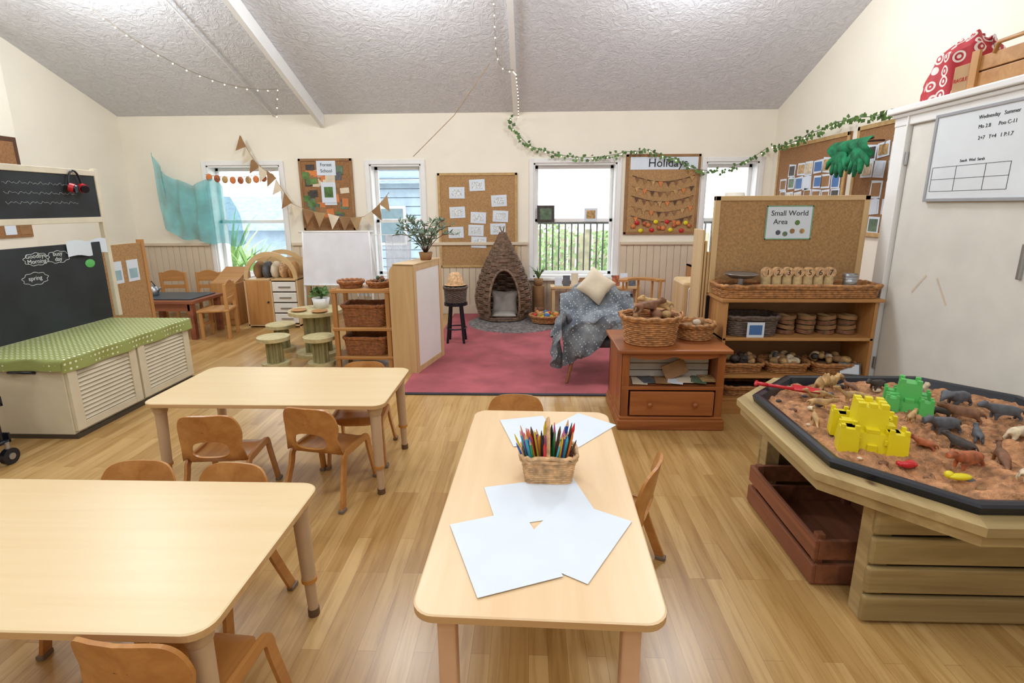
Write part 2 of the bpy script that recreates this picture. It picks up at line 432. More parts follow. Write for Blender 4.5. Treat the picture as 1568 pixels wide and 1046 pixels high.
# ---------------- children's chairs
def chair(x,y,rz,m=None):
    m=m or ply
    b=B('child_chair',(x,y,0),rz)
    A=math.radians(80);Rb=.045;L1=.25
    def prof(t):
        if t<L1: return (-.15+t,.28-.012*math.sin(pi*t/L1)-(.03*((.05-t)/.05)**2 if t<.05 else 0)),(0,1)
        if t<L1+Rb*A:
            a=(t-L1)/Rb;return (.10+Rb*math.sin(a),.28+Rb*(1-math.cos(a))),(-math.sin(a),math.cos(a))
        q=t-L1-Rb*A;return (.10+Rb*math.sin(A)+q*math.cos(A),.28+Rb*(1-math.cos(A))+q*math.sin(A)),(-math.sin(A),math.cos(A))
    def fn(s,t,o):
        (yy,zz),(ny,nz)=prof(t)
        k=max(0,min(1,(t-.3)/.12));yy-=1.5*s*s*k
        return (s,yy+ny*(o-.005),zz+nz*(o-.005))
    N=80
    out=sup(.15,.27,5,N,0,.27)
    def shp(sx,t):
        if t>.4:
            q=(t-.4)/.14; lim=.15*(1-.16*q**3); sx=max(-lim,min(lim,sx)) if q<.95 else sx*.98
        return (sx*(1-.10*math.exp(-((t-.335)/.05)**2)),t)
    out=[shp(*p) for p in out]
    inn=[(x_,.345+(t_ if t_>0 else t_*.75)) for x_,t_ in sup(.088,.052,2.6,N,0,0)]
    b.ringpanel(out,inn,fn,.011,m,10)
    for sx in(-1,1):
        P=[(sx*.165,-.19,0),(sx*.15,-.15,.21)]
        for k in range(1,7):
            a=math.radians(90*k/6);P.append((sx*.148,-.15+.035+(-.035)*math.cos(a),.225+.045*math.sin(a)))
        for k in range(7):
            a=math.radians(90*k/6);P.append((sx*.148,.07+.035*math.sin(a),.225+.045*math.cos(a)))
        P+=[(sx*.15,.115,.19),(sx*.168,.185,0)]
        b.tube(P,0,m,sec=(.014,.036))
        for yy in(-.188,.184): b.box(sx*.167-.014,sx*.167+.014,yy-.022,yy+.022,0,.018,mat('grey_rubber_foot',(120,105,90),.6),.004)
    b.box(-.145,.145,-.10,-.07,.245,.262,m,.003);b.box(-.145,.145,.03,.06,.245,.262,m,.003)
    b.text('ash',.03,darkw,T((0,.172,.45))@RZ(180)@RX(90))
    b.done()
for c in[(-1.56,2.40,186),(-1.07,2.50,170),(-1.50,1.61,2),(-1.14,1.6,-6),(-.93,1.12,176),(-.075,2.36,-2),(.335,1.90,-114),(-1.03,2.93,6)]: chair(*c)

# ---------------- baskets
def basket(nm,loc,rx,ry,h,m,p=2.5,taper=.85,rings=None,rz=0,r=.006,rim=True,fill=None,fillz=.8,b=None,M=None,done=True):
    b=b or B(nm,loc,rz)
    rings=rings or max(5,int(h/(r*1.7)));N=56
    for k in range(rings):
        z=r+(h-2*r)*k/(rings-1);f=taper+(1-taper)*(z/h)
        pts=[]
        o=sup(rx*f-r,ry*f-r,p,N)
        for i,(x,y) in enumerate(o):
            w=1+.014*(1 if (i//2+k)%2 else -1)*(r/.006)*(.15/max(rx,.1));pts.append((x*w,y*w,z))
        b.tube(pts,r,m,5,True,M)
    if rim:
        o=sup(rx,ry,p,N)
        b.tube([(x,y,h+.004*math.sin(i*1.7)) for i,(x,y) in enumerate(o)],r*1.7,m,6,True,M)
        b.tube([(x*.985,y*.985,h-.012+.004*math.cos(i*1.7)) for i,(x,y) in enumerate(o)],r*1.4,m,6,True,M)
    o=sup(rx*taper-r,ry*taper-r,p,N);b.add([(x,y,.006) for x,y in o],[list(range(N))],m,False,M)
    if fill:
        f=taper+(1-taper)*fillz;o=sup(rx*f-r*2.5,ry*f-r*2.5,p,N);b.add([(x,y,h*fillz) for x,y in o]+[(0,0,h*fillz+.02)],[[i,(i+1)%N,N] for i in range(N)],fill,True,M)
    if done:b.done()
    return b

def sheet(nm,x,y,rz,k,w=.24,h=.33):
    b=B(nm,(x,y,.5215+.0012*k),rz)
    b.box(-w/2,w/2,-h/2,h/2,0,.0009,paper);b.done()
sheet('paper_sheet',-.078,1.32,20.9,2);sheet('paper_sheet',.138,1.385,-31,1);sheet('paper_sheet',.03,1.585,-75,0)
sheet('paper_sheet',.22,2.16,-40,0,.21,.3);sheet('paper_sheet',-.0,2.14,15,1,.21,.28)
b=basket('pencil_basket',(.07,1.74,.521),.102,.068,.105,wickl,6,.85,None,0,.0045,done=False)
b.tube([(-.0,.068*math.cos(t),.1+.13*math.sin(t)) for t in [pi*i/16 for i in range(17)]],.005,wickl,6)
b.tube([(-.006,.066*math.cos(t),.1+.125*math.sin(t)) for t in [pi*i/16 for i in range(17)]],.004,wickl,6)
pc=[(210,44,52),(40,90,180),(230,195,40),(50,145,75),(222,118,40),(110,66,150),(30,30,35),(220,120,166),(90,62,44),(70,176,204)]
for i in range(70):
    x=random.uniform(-.08,.08);y=random.uniform(-.045,.045);l=random.uniform(.14,.20)
    tx,ty=x*.6+random.uniform(-.02,.02),y*.6+random.uniform(-.02,.02)
    d=Vector((tx,ty,l)).normalized();p=Vector((x*.8,y*.8,.012));q=p+d*l*.88;e=p+d*l
    m=mat('pencil_%d'%(i%10),pc[i%10],.4,.02)
    rad=.0038 if i%3 else .006
    b.cyl(p,q,rad,m,n=7);b.cyl(q,e,rad,mat('pencil_tip',(220,180,130),.6) if i%4==1 else m,.001,n=7)
b.done()

# ---------------- sand table
b=B('sand_play_table')
def octo(x0,x1,y0,y1,c): return [(x0+c,y0),(x1-c,y0),(x1,y0+c),(x1,y1-c),(x1-c,y1),(x0+c,y1),(x0,y1-c),(x0,y0+c)]
O=(1.03,2.43,1.40,2.78,.33)
def off(o,d): return octo(o[0]+d,o[1]-d,o[2]+d,o[3]-d,o[4]-d*.586)
P0=off(O,0);P1=off(O,.085)
vs=[(x,y,.53) for x,y in P0]+[(x,y,.56) for x,y in P0]+[(x,y,.56) for x,y in P1]+[(x,y,.53) for x,y in P1]
for i in range(8):
    j=(i+1)%8;mm=decking if i in(0,4) else deckingY
    b.add(vs,[[i,j,8+j,8+i],[8+i,8+j,16+j,16+i],[24+i,24+j,j,i][::1]],mm)
P2=off(O,.02)
for i in range(8):
    j=(i+1)%8;a=P2[i];c=P2[j];mm=decking if i in(0,4) else deckingY
    d=Vector((c[0]-a[0],c[1]-a[1],0)).normalized();nn=Vector((-d.y,d.x,0))*.025
    q=[(a[0],a[1]),(c[0],c[1]),(c[0]+nn.x,c[1]+nn.y),(a[0]+nn.x,a[1]+nn.y)]
    b.prism(q,.485,.53,mm)
rings=[(.07,.562),(.062,.588),(.068,.597),(.085,.6),(.102,.595),(.13,.53),(.14,.5)]
RV=[]
for d,z in rings: RV.append([(x,y,z) for x,y in off(O,d)])
vs=[p for r_ in RV for p in r_]
b.add(vs,[[k*8+i,k*8+(i+1)%8,(k+1)*8+(i+1)%8,(k+1)*8+i] for k in range(len(rings)-1) for i in range(8)],blackp)
Ps=off(O,.115);c0=Vector((1.73,2.09,0))
def sandz(x,y,v=.5):
    return .565+.045*noise.noise((x*4,y*4,3))*(1-v**6)+.02*noise.noise((x*16,y*16,1))+.012*noise.noise((x*40,y*40,1))+.008*noise.noise((x*85,y*85,1))+.012*(1-v)
def sandf(u,v):
    a=u*8;i=int(a)%8;t=a-int(a)
    p=Vector((*Ps[i],0))*(1-t)+Vector((*Ps[(i+1)%8],0))*t
    q=c0+(p-c0)*v
    return(q.x,q.y,sandz(q.x,q.y,v))
b.grid(sandf,260,110,sandM)
b.box(1.27,2.38,1.70,2.5,.46,.485,decking)
gapshade=mat('gap_shade_sheet',(60,46,34),.8)
b.box(1.24,2.37,1.665,1.68,.02,.48,gapshade)  # dark sheet behind the slats, painted-in shade for the gaps
for x,y in((1.22,1.66),(1.22,2.48),(2.3,1.66),(2.3,2.48)): b.box(x,x+.07,y+.002,y+.07,0,.49,deckingY,.004)
for k in range(4): b.box(1.21,2.38,1.635,1.66,.012+k*.119,.012+k*.119+.105,decking,.009)
for k in range(4): b.box(1.22,2.38,2.55,2.57,.012+k*.118,.012+k*.118+.108,decking,.004)
b.box(1.22,2.38,1.40+.24,1.66,.485,.5,decking)
b.done()
SZ=.575
b=B('wooden_crate',(1.13,1.83,0))
W,Dp=.5,.62
for z in(.01,.12):
    b.box(0,.018,0,Dp,z,z+.085,crateM,.003);b.box(W,W+.018,0,Dp,z,z+.085,crateM,.003)
    b.box(.018,W,0,.018,z,z+.085,crateM,.003);b.box(.018,W,Dp-.018,Dp,z,z+.085,crateM,.003)
for x,y in((.018,.018),(.018,Dp-.05),(W-.035,.018),(W-.035,Dp-.05)): b.box(x,x+.03,y,y+.03,0,.22,crateM)
b.box(.01,W,.01,Dp-.01,0,.012,crateM);b.done()
def castle(nm,x,y,s,m,rz,w=.2):
    b=B(nm,(x,y,SZ-.01),rz)
    h=w/2
    def tower(cx,cy,z0,hw,ht):
        b.add([(cx-hw*1.12,cy-hw*1.12,z0),(cx+hw*1.12,cy-hw*1.12,z0),(cx+hw*1.12,cy+hw*1.12,z0),(cx-hw*1.12,cy+hw*1.12,z0),(cx-hw,cy-hw,z0+ht),(cx+hw,cy-hw,z0+ht),(cx+hw,cy+hw,z0+ht),(cx-hw,cy+hw,z0+ht)],[[0,1,5,4],[1,2,6,5],[2,3,7,6],[3,0,4,7],[4,5,6,7]],m)
        t=hw*.5
        for ax in(-1,0,1):
            for ay in(-1,0,1):
                if ax or ay:
                    if hw<.045 and (ax==0 or ay==0): continue
                    b.box(cx+ax*(hw-t/2)-t/2,cx+ax*(hw-t/2)+t/2,cy+ay*(hw-t/2)-t/2,cy+ay*(hw-t/2)+t/2,z0+ht,z0+ht+.016,m,.001)
    for sx in(-1,1):
        for sy in(-1,1): tower(sx*h*.72,sy*h*.72,0,h*.28,s*.48)
    tower(0,0,0,h*.8,s*.4);tower(0,0,s*.4,h*.46,s*.45)
    b.box(-h*.15,h*.15,-h*.95,-h*.8,0,s*.2,m,.002)
    for k in(-.4,.4): b.box(h*k-.006,h*k+.006,-h*.93,-h*.85,s*.22,s*.32,m,.001)
    b.done()
castle('yellow_sandcastle_mould',1.34,1.95,.20,yel,-20,.22);castle('green_sandcastle_mould',1.72,2.27,.18,grn,-30,.17)
b=B('toy_spade',(1.24,2.48,.615),-28)
b.tube([(-.05,0,.0),(.07,0,.0)],.009,red);b.tube([(-.05,0,0),(-.10,-.0,0)],.011,red)
b.tube([(-.10,-.028,0),(-.10,.028,0)],.009,red)
b.grid(lambda u,v:(.06+.12*u,(v-.5)*.085*(1-.35*u*u),.0+.02*(2*v-1)**2*1.0-.01),8,8,red);b.done()
b=B('red_sand_mould',(1.36,1.74,SZ));b.sph((0,0,.012),(.025,.014,.014),red);b.sph((.022,.01,.012),(.013,.022,.01),red);b.sph((-.022,.01,.01),(.01,.015,.01),red);b.done()
b=B('yellow_sand_mould',(1.48,1.66,SZ));b.sph((0,0,.01),(.04,.016,.012),yel);b.sph((-.03,.01,.012),(.015,.015,.014),yel);b.done()
def animal(nm,x,y,rz,s,m,kind,z=None):
    if z is None: z=sandz(x,y)-.004
    J=[((-.05,0,.055),.026),((0,0,.06),.029),((.05,0,.06),.026),((.085,0,.075),.016),((.11,0,.085),.02),((.14,0,.075),.011)]
    E=[(0,1),(1,2),(2,3),(3,4),(4,5)]
    if kind=='dino':
        J=[((-.05,0,.05),.022),((0,0,.065),.028),((.05,0,.055),.02),((.085,0,.07),.012),((.115,0,.1),.011),((.145,0,.098),.008)]
        tail=[((-.09,0,.04),.014),((-.13,0,.025),.009),((-.17,0,.02),.004)]
    else: tail=[((-.078,0,.06),.006),((-.088,0,.035),.004)]
    if kind=='elephant': J[4]=((.105,0,.085),.026);J[5]=((.14,0,.06),.01);J.append(((.145,0,.02),.007));E.append((5,6))
    base=len(J);pr=0
    for i,t in enumerate(tail): J.append(t);E.append((pr,base+i));pr=base+i
    for (hx,par,hd) in((-.05,0,1),(.05,2,0)):
        for sy in(-1,1):
            k=len(J)
            if hd: L=[((hx+.008,sy*.018,.04),.014),((hx-.014,sy*.021,.02),.008),((hx-.006,sy*.021,.002),.008)]
            else: L=[((hx,sy*.018,.038),.012),((hx+.003,sy*.02,.019),.008),((hx+.003,sy*.02,.002),.008)]
            J+=L;E+=[(par,k),(k,k+1),(k+1,k+2)]
    for sy in(-1,1):
        if kind in('elephant',): J+=[((.095,sy*.035,.09),.012)]
        elif kind=='rhino': J+=[((.1,sy*.014,.105),.004)]
        else: J+=[((.1,sy*.012,.105),.005)]
        E.append((4,len(J)-1))
    if kind=='rhino': J.append(((.15,0,.1),.003));E.append((5,len(J)-1))
    if kind=='stego':
        for q,(px,pz) in enumerate(((-.04,.105),(-.01,.12),(.02,.118),(.05,.1))):
            J.append(((px,0,pz),.004));E.append(([0,1,1,2][q],len(J)-1))
    me=bpy.data.meshes.new(nm);me.from_pydata([tuple(c*s for c in j[0]) for j in J],E,[])
    o=bpy.data.objects.new(nm,me);sc.collection.objects.link(o);o.location=(x,y,z);o.rotation_euler=(0,0,math.radians(rz))
    sk=o.modifiers.new('skin','SKIN')
    for i,j in enumerate(J): me.skin_vertices[0].data[i].radius=(j[1]*s,j[1]*s)
    me.skin_vertices[0].data[1].use_root=True;sk.use_smooth_shade=True
    ss=o.modifiers.new('sub','SUBSURF');ss.levels=2;ss.render_levels=2
    me.materials.append(m);return o
for a in[('toy_stegosaurus',1.52,2.57,20,.85,tan,'stego'),('toy_lion_cub',1.33,2.28,-20,.55,tan,'cat'),
('toy_elephant',2.0,2.33,200,.85,tgr,'elephant'),('toy_rhinoceros',1.72,2.04,190,.8,tgr,'rhino'),
('toy_brown_bear',1.88,2.14,150,.75,tbr,'bear'),('toy_triceratops',1.57,1.74,195,.75,tor,'rhino'),
('toy_polar_bear',1.95,1.97,10,.75,tcr,'bear'),('toy_dinosaur',1.74,1.80,60,.7,tbr,'dino'),
('toy_dinosaur',1.55,2.36,160,.7,tan,'dino'),('toy_dinosaur',1.40,2.40,190,.65,tan,'dino'),('toy_horse',1.68,1.90,110,.6,tdk,'horse'),
('toy_tiger',1.92,2.47,30,.65,tcr,'cat'),('toy_wolf',1.80,1.98,60,.55,tgr,'cat'),('toy_boar',1.86,2.25,-30,.55,tdk,'bear'),
('toy_lizard',1.62,2.52,100,.5,tbr,'dino'),('toy_cow',1.80,1.66,170,.65,tor,'horse'),('toy_sheep',1.66,1.62,20,.5,tcr,'bear'),
('toy_hippopotamus',2.08,2.18,170,.8,tgr,'bear'),('toy_goat',1.62,2.1,40,.45,tan,'horse'),('toy_crocodile',1.25,2.15,70,.5,tan,'dino'),
('toy_pig',1.48,2.2,-60,.45,tcr,'bear'),('toy_buffalo',1.78,2.56,200,.6,tdk,'bear'),('toy_fox',1.54,1.90,130,.45,tor,'cat')]: animal(*a)
b=B('garden_pebbles')
for i in range(60):
    x,y=random.uniform(1.2,2.2),random.uniform(1.60,2.6)
    if (x-1.34)**2+(y-1.95)**2<.03 or (x-1.72)**2+(y-2.27)**2<.02: continue
    s=random.uniform(.3,.9);b.sph((x,y,sandz(x,y)),(.026*s,.02*s,.014*s),[tdk,tgr,tcr,tbr,kraft][i%5],10)
b.done()

# ---------------- pine cabinet
b=B('pine_tv_cabinet')
x0,x1,y0,y1=.62,1.30,3.32,3.86
b.box(x0-.035,x1+.035,y0-.035,y1+.01,.545,.572,pine,.008)
b.box(x0,x0+.025,y0,y1,.02,.545,pineV);b.box(x1-.025,x1,y0,y1,.02,.545,pineV);b.box(x0,x1,y1-.015,y1,.02,.545,pine)
b.box(x0+.025,x1-.025,y0+.01,y1-.02,.29,.31,pine);b.box(x0+.025,x1-.025,y0,y1,.06,.08,pine)
b.box(x0-.02,x1+.02,y0-.02,y1,0,.075,pine,.01);b.box(x0-.01,x1+.01,y0-.01,y1,.075,.095,pine,.006)
b.box(x0,x1,y0-.005,y0+.02,.285,.31,pine,.003)
b.box(x0,x0+.05,y0-.003,y0+.02,.09,.545,pineV,.003);b.box(x1-.05,x1,y0-.003,y0+.02,.09,.545,pineV,.003)
N=40;pts=[(x0+.05,.545)]+[(x0+.05+(x1-x0-.1)*i/N,.515-.018*min(1,abs(math.sin(pi*i/N))*2.2)+.02*(math.exp(-((i/N-.5)/.07)**2))) for i in range(N+1)]+[(x1-.05,.545)]
b.prism([(p[0],p[1]) for p in pts],-.018,0,pine,T((0,y0,0))@RX(90))
b.box(x0+.06,x1-.06,y0-.015,y0+.012,.105,.275,pine,.006)
for kx in(x0+.19,x1-.19):
    b.cyl((kx,y0-.015,.19),(kx,y0-.028,.19),.008,pine);b.sph((kx,y0-.036,.19),(.018,.014,.018),pine)
whp=mat('white_slatted_board',(224,218,208),.6,.04)
for k in range(4): b.box(x0+.04,x1-.04,y0+.2,y0+.21,.315+k*.05,.36+k*.05,whp,.002)
for k in range(7):
    xx=x0+.08+k*.078;b.box(0,.1,0,.14,0,.006,[creamcl,tgr,kraft,paper,creamcl,leaf2,tan][k],0,T((xx,y0+.03,.315+.003*k))@RZ(random.uniform(-25,25)))
b.box(0,.16,0,.01,0,.11,kraft,0,T((x0+.33,y0+.1,.315))@RY(-25))
b.done()
def toys(b,n,rx,ry,z,mats,s=.04):
    for i in range(n):
        a=random.random()*2*pi;q=random.random()**.5
        b.sph((q*rx*math.cos(a),q*ry*math.sin(a),z+random.uniform(0,.04)),(s*random.uniform(.6,1.3),s*random.uniform(.6,1.3),s*random.uniform(.6,1)),random.choice(mats),10)
b=basket('large_wicker_basket',(.83,3.50,.573),.2,.17,.19,wick,2.3,.85,None,0,.008,fill=tbr,fillz=.75,done=False)
toys(b,10,.14,.1,.17,[tbr,tor,kraft,tan],.035)
for sx in(-1,1): b.tube([(sx*(.195+.02*math.sin(t)),.05*math.cos(t),.17+.04*math.sin(t)) for t in [pi*i/8 for i in range(9)]],.008,wick)
b.done()
animal('soft_toy_fox',.79,3.46,20,1.1,tbr,'cat',.573+.2);animal('soft_toy_bear',.9,3.54,160,1.1,tan,'bear',.573+.2)
b=basket('small_wicker_basket',(1.175,3.62,.573),.14,.13,.11,wick,2,.85,None,0,.008,fill=kraft,fillz=.8,done=False)
toys(b,6,.08,.07,.1,[tan,kraft,creamcl],.025);b.done()

# ---------------- small world shelf unit
b=B('small_world_shelf_unit')
x0,x1,y0,y1=1.37,2.42,3.60,3.93
for z in(.10,.275,.555,.835):
    b.box(x0-.03 if z>.8 else x0,x1+(.03 if z>.8 else 0),y0-(.02 if z>.8 else 0),y1,z,z+.022,unitw,.004)
b.box(x0,x0+.022,y0,y1,0,.835,unitv);b.box(x1-.022,x1,y0,y1,0,.835,unitv);b.box(x0,x1,y1-.01,y1,.0,.835,mat('shelf_back_panel',(150,112,74),.6))
b.box(x0,x1,y0,y0+.02,.0,.10,unitw)
b.box(1.335,1.375,3.86,3.90,.857,1.56,lightw,.004);b.box(2.385,2.425,3.86,3.90,.857,1.56,lightw,.004)
b.box(1.335,2.425,3.86,3.90,1.525,1.56,lightx,.004);b.box(1.375,2.385,3.87,3.89,.857,1.525,hess)
b.done()
b=B('small_world_area_sign',(1.87,3.866,1.37));b.box(-.165,.165,-.004,0,-.12,.12,paper)
for a in((-.165,.165,-.12,-.112),(-.165,.165,.112,.12),(-.165,-.157,-.12,.12),(.157,.165,-.12,.12)): b.box(a[0],a[1],-.005,-.003,a[2],a[3],mat('sign_border_green',(120,170,140),.7))
b.text('Small World',.052,dk,T((0,-.005,.05))@RX(90));b.text('Area',.052,dk,T((-.06,-.005,-.01))@RX(90))
for i,(px,pz) in enumerate(((.06,0),(.03,-.06),(-.07,-.07),(.1,-.06),(-.02,-.08))): b.cyl((px,-.006,pz),(px,-.003,pz),.018,[leaf,kraft,tgr,tan,leaf2][i],n=10)
b.done()
b=basket('long_wicker_tray',(1.895,3.74,.858),.555,.135,.085,wick,9,.97,None,0,.008,fill=kraft,fillz=.3,done=False);b.done()
b=B('number_logs',(0,0,0))
bark=mat('log_cut_face',(208,182,134),.7,.1,30)
for i in range(7):
    x=1.685+i*.073;b.cyl((x,3.72,.89),(x,3.73,1.03),.034,bark,.034,14)
    b.cyl((x,3.695,1.03),(x,3.735,1.03),.036,wickl,.036,18)
    b.text(str(i+1),.055,dk,T((x,3.694,1.012))@RX(90))
b.done()
b=B('metal_can',(2.26,3.70,.89));b.lathe([(.001,0),(.045,0),(.045,.13),(.042,.13),(.042,.01)],steel)
for k in range(6): b.tube([(.046*math.cos(t),.046*math.sin(t),.015+k*.02) for t in [2*pi*i/20 for i in range(20)]],.002,steel,5,True)
b.done()
b=B('kitchen_scales',(1.50,3.70,.885));b.box(-.1,.1,-.06,.06,0,.06,darkw,.01);b.cyl((0,0,.06),(0,0,.11),.02,steel)
b.lathe([(.001,.1),(.08,.11),(.115,.135),(.118,.14),(.11,.135),(.001,.112)],steel);b.box(-.09,.1,-.05,.02,-.0,.02,blackp);b.done()
b=B('wooden_panel_stack',(1.29,3.99,0))
for i in range(3): b.box(-.02+i*.022,-.004+i*.022,-.11,.11,0,1.32-.08*i,lightw,.003)
b.done()
basket('black_wicker_basket',(1.60,3.74,.578),.19,.12,.14,wickd,4,.92,None,0,.008,fill=darkw,fillz=.5)
b=B('name_card',(1.60,3.606,.578));b.box(-.06,.06,0,.004,0,.11,paper);b.box(-.045,.045,-.001,0,.02,.09,bluep);b.done()
b=B('log_slice_bundles')
for i in range(4):
    x=1.875+i*.145
    for k in range(4):
        r_=.068-.003*((k*7+i)%3);b.cyl((x+random.uniform(-.004,.004),3.76,.58+k*.036),(x,3.76,.606+k*.036),r_,kraft if k%2 else tbr,r_,18);b.cyl((x,3.76,.6061+k*.036),(x,3.76,.6066+k*.036),.06,bark,.06,18)
b.done()
for i,(x,rx) in enumerate(((1.56,.16),(1.89,.155),(2.22,.155))):
    b=basket('wicker_tray',(x,3.75,.298),rx,.12,.07,wick,4,.9,None,0,.007,fill=kraft,fillz=.6,done=False)
    toys(b,22,rx*.7,.09,.07,[tgr,tdk,tan,tcr,kraft],.032);b.done()
for i,(x,rx) in enumerate(((1.6,.18),(2.05,.18))):
    basket('wicker_tray',(x,3.75,.123),rx,.12,.07,wick,4,.9,None,0,.007,fill=tdk,fillz=.6)
b=B('info_card',(2.30,3.615,.298),-15);b.box(-.07,.07,0,.003,0,.09,tgr,0,RX(-20));b.box(-.06,.06,-.001,0,.01,.08,paper,0,RX(-20));b.done()

# ---------------- right cupboard run
CX=2.5
b=B('built_in_cupboard')
XE=XR-.004
b.box(CX,XE,-1,3.80,0,2.08,offw)
b.box(CX-.025,CX+.01,3.66,3.80,0,2.08,white,.006);b.box(CX-.04,CX,3.655,3.668,0,2.08,white,.003)
b.box(CX-.03,CX,-1,3.80,2.0,2.08,white,.006);b.box(CX-.07,XE,-1,3.84,2.08,2.12,white,.008);b.box(CX-.045,CX,-1,3.81,2.055,2.08,white,.006)
cd=mat('cupboard_door_paint',(222,219,212),.5,.02)
b.box(CX-.012,CX,2.42,3.64,.05,1.99,cd,.003)
b.box(CX-.012,CX,1.2,2.40,.05,1.99,cd,.003)
b.box(CX-.03,CX-.012,2.68,2.70,1.12,1.3,steel,.004)
b.cyl((CX-.02,3.645,1.75),(CX-.02,3.645,1.83),.01,steel);b.cyl((CX-.02,3.645,.35),(CX-.02,3.645,.43),.01,steel)
tp=mat('tape_remnant',(208,194,174),.6)
b.box(-.001,.0,-.09,.09,-.007,.007,tp,0,T((CX-.0125,3.17,.98))@RX(55));b.box(-.001,.0,-.08,.08,-.007,.007,tp,0,T((CX-.0125,3.36,1.0))@RX(-50))
b.done()
b=B('whiteboard',(CX-.014,0,0))
b.box(-.018,0,2.52,3.40,1.53,2.0,mat('whiteboard_surface',(222,228,234),.15,.01))
alu=mat('aluminium_trim',(160,162,166),.4,.03)
b.box(-.024,0,2.52,3.40,1.51,1.53,alu,.003);b.box(-.024,0,2.52,3.40,2.0,2.02,alu,.003);b.box(-.024,0,3.40,3.42,1.51,2.02,alu,.003);b.box(-.024,0,2.50,2.52,1.51,2.02,alu,.003)
MM=lambda y,z:T((-.019,y,z))@RZ(-90)@RX(90)
b.text('Wednesday   Summer',.028,dk,MM(2.98,1.95));b.text('Mo 2.8      Poo C-11',.028,dk,MM(2.98,1.90));b.text('2+7   T+4   1 P:1.7',.028,dk,MM(2.98,1.84))
b.text('Snack  Wed  Sarah',.022,dk,MM(3.1,1.73));b.text('Tidal area',.028,dk,MM(2.66,1.72))
for z in(1.57,1.64,1.71): b.box(-.0195,-.018,2.85,3.38,z,z+.002,dk)
for y in(2.85,3.0,3.2,3.38): b.box(-.0195,-.018,y,y+.002,1.57,1.71,dk)
b.done()
def bagmat():
    m,nt,bb=_base('red_patterned_bag');v=_coord(nt,(10,10,10))
    vo=nt.nodes.new('ShaderNodeTexVoronoi');vo.inputs['Scale'].default_value=1.3;vo.inputs['Randomness'].default_value=.5;nt.links.new(v,vo.inputs['Vector'])
    c=_ramp(nt,vo.outputs['Distance'],[(.0,(226,216,210)),(.14,(226,216,210)),(.15,(176,32,44)),(.28,(176,32,44)),(.29,(226,216,210)),(.42,(226,216,210)),(.43,(176,32,44)),(.6,(176,32,44))])
    nt.links.new(c,bb.inputs['Base Color']);bb.inputs['Roughness'].default_value=.6;return m
b=B('red_patterned_bag',(2.69,3.58,2.122))
def bagf(u,v):
    a=2*pi*u;r=(1-.10*v**2-.5*max(0,v-.7)/.3)*(1+.07*math.sin(a*3+v*4)+.05*math.sin(a*9+v*3))
    return(.16*r*math.cos(a),.20*r*math.sin(a)-.06*v*v,(.31+.05*math.sin(a+3.9))*v**.75+.02*math.sin(a*5)*v)
bgm=bagmat()
b.grid(bagf,80,30,bgm);b.add([bagf(i/80,1) for i in range(80)],[list(range(80))],bgm)
b.tube([(0,-.12,.27),(.0,-.11,.35),(0,-.04,.37),(0,.0,.29)],.014,bgm);b.tube([(0,-.1,.28),(.02,-.17,.33),(.02,-.2,.27)],.012,bgm)
b.done()
b=B('fragile_box',(2.55,3.31,2.122));b.box(-.07,.06,-.06,.05,0,.15,mat('cardboard',(176,140,98),.8),.004);b.text('FRAGILE',.03,red,T((-.0712,0,.06))@RZ(-90)@RX(90));b.done()
b=B('wooden_storage_crate',(2.64,3.0,2.122))
for z in(0,.085):
    b.box(-.16,-.145,-.23,.23,z+.005,z+.082,unitw,.003);b.box(.145,.16,-.23,.23,z+.005,z+.082,unitw,.003);b.box(-.145,.145,.215,.23,z+.005,z+.082,unitw,.003);b.box(-.145,.145,-.23,-.215,z+.005,z+.082,unitw,.003)
b.box(-.144,.144,-.214,.214,.005,.15,kraft)
b.box(-.175,-.16,.18,.23,0,.2,unitv);b.box(-.175,-.16,-.23,-.18,0,.2,unitv)
b.tube([(-.16,-.1,.16),(-.16,-.08,.21),(-.16,.08,.21),(-.16,.1,.16)],.012,unitw);b.done()
b=B('trim_6');b.box(CX+.36,XE,-1,3.2,2.125,3.9,cream);b.done()
b=B('red_pipe',(CX+.33,3.27,2.122));b.cyl((0,0,0),(0,0,1.7),.008,red);b.done()

# ---------------- play kitchen counter
b=B('play_kitchen_counter')
kc=mat('kitchen_cream_paint',(214,204,178),.5,.03)
x0,x1,y0,y1=-3.85,-3.0,3.08,4.31
b.box(x0,x1-.02,y0,y1,.03,.55,kc,.004)
b.box(x0,x1,y0,y1,0,.03,mat('plinth_dark',(70,60,48),.6))
nd=2;dw=(y1-y0)/nd
for k in range(nd):
    a=y0+k*dw+.01;c=y0+(k+1)*dw-.01
    b.box(x1-.02,x1+.004,a,a+.07,.05,.53,kc,.003);b.box(x1-.02,x1+.004,c-.07,c,.05,.53,kc,.003)
    b.box(x1-.02,x1+.004,a+.07,c-.07,.05,.1,kc,.003);b.box(x1-.02,x1+.004,a+.07,c-.07,.48,.53,kc,.003)
    for j in range(13): b.box(-.012,.012,a+.07,c-.07,-.002,.002,kc,0,T((x1-.008,0,.115+j*.029))@RY(55))
b.tube([(-3.35,y0-.002,.46),(-3.35,y0-.03,.47),(-3.2,y0-.03,.47),(-3.2,y0-.002,.46)],.009,blackp)
b.done()
def polka():
    m,nt,bb=_base('green_polka_cloth');S=26;v=_coord(nt,(S,S,S),(0,0,0),(2.985*S,0,-.5565*S))
    vo=nt.nodes.new('ShaderNodeTexVoronoi');vo.inputs['Scale'].default_value=1;vo.inputs['Randomness'].default_value=0.0;nt.links.new(v,vo.inputs['Vector'])
    c=_ramp(nt,vo.outputs['Distance'],[(.0,(228,232,204)),(.2,(228,232,204)),(.24,(150,160,92)),(1,(150,160,92))])
    nt.links.new(c,bb.inputs['Base Color']);bb.inputs['Roughness'].default_value=.45;return m
pk=polka()
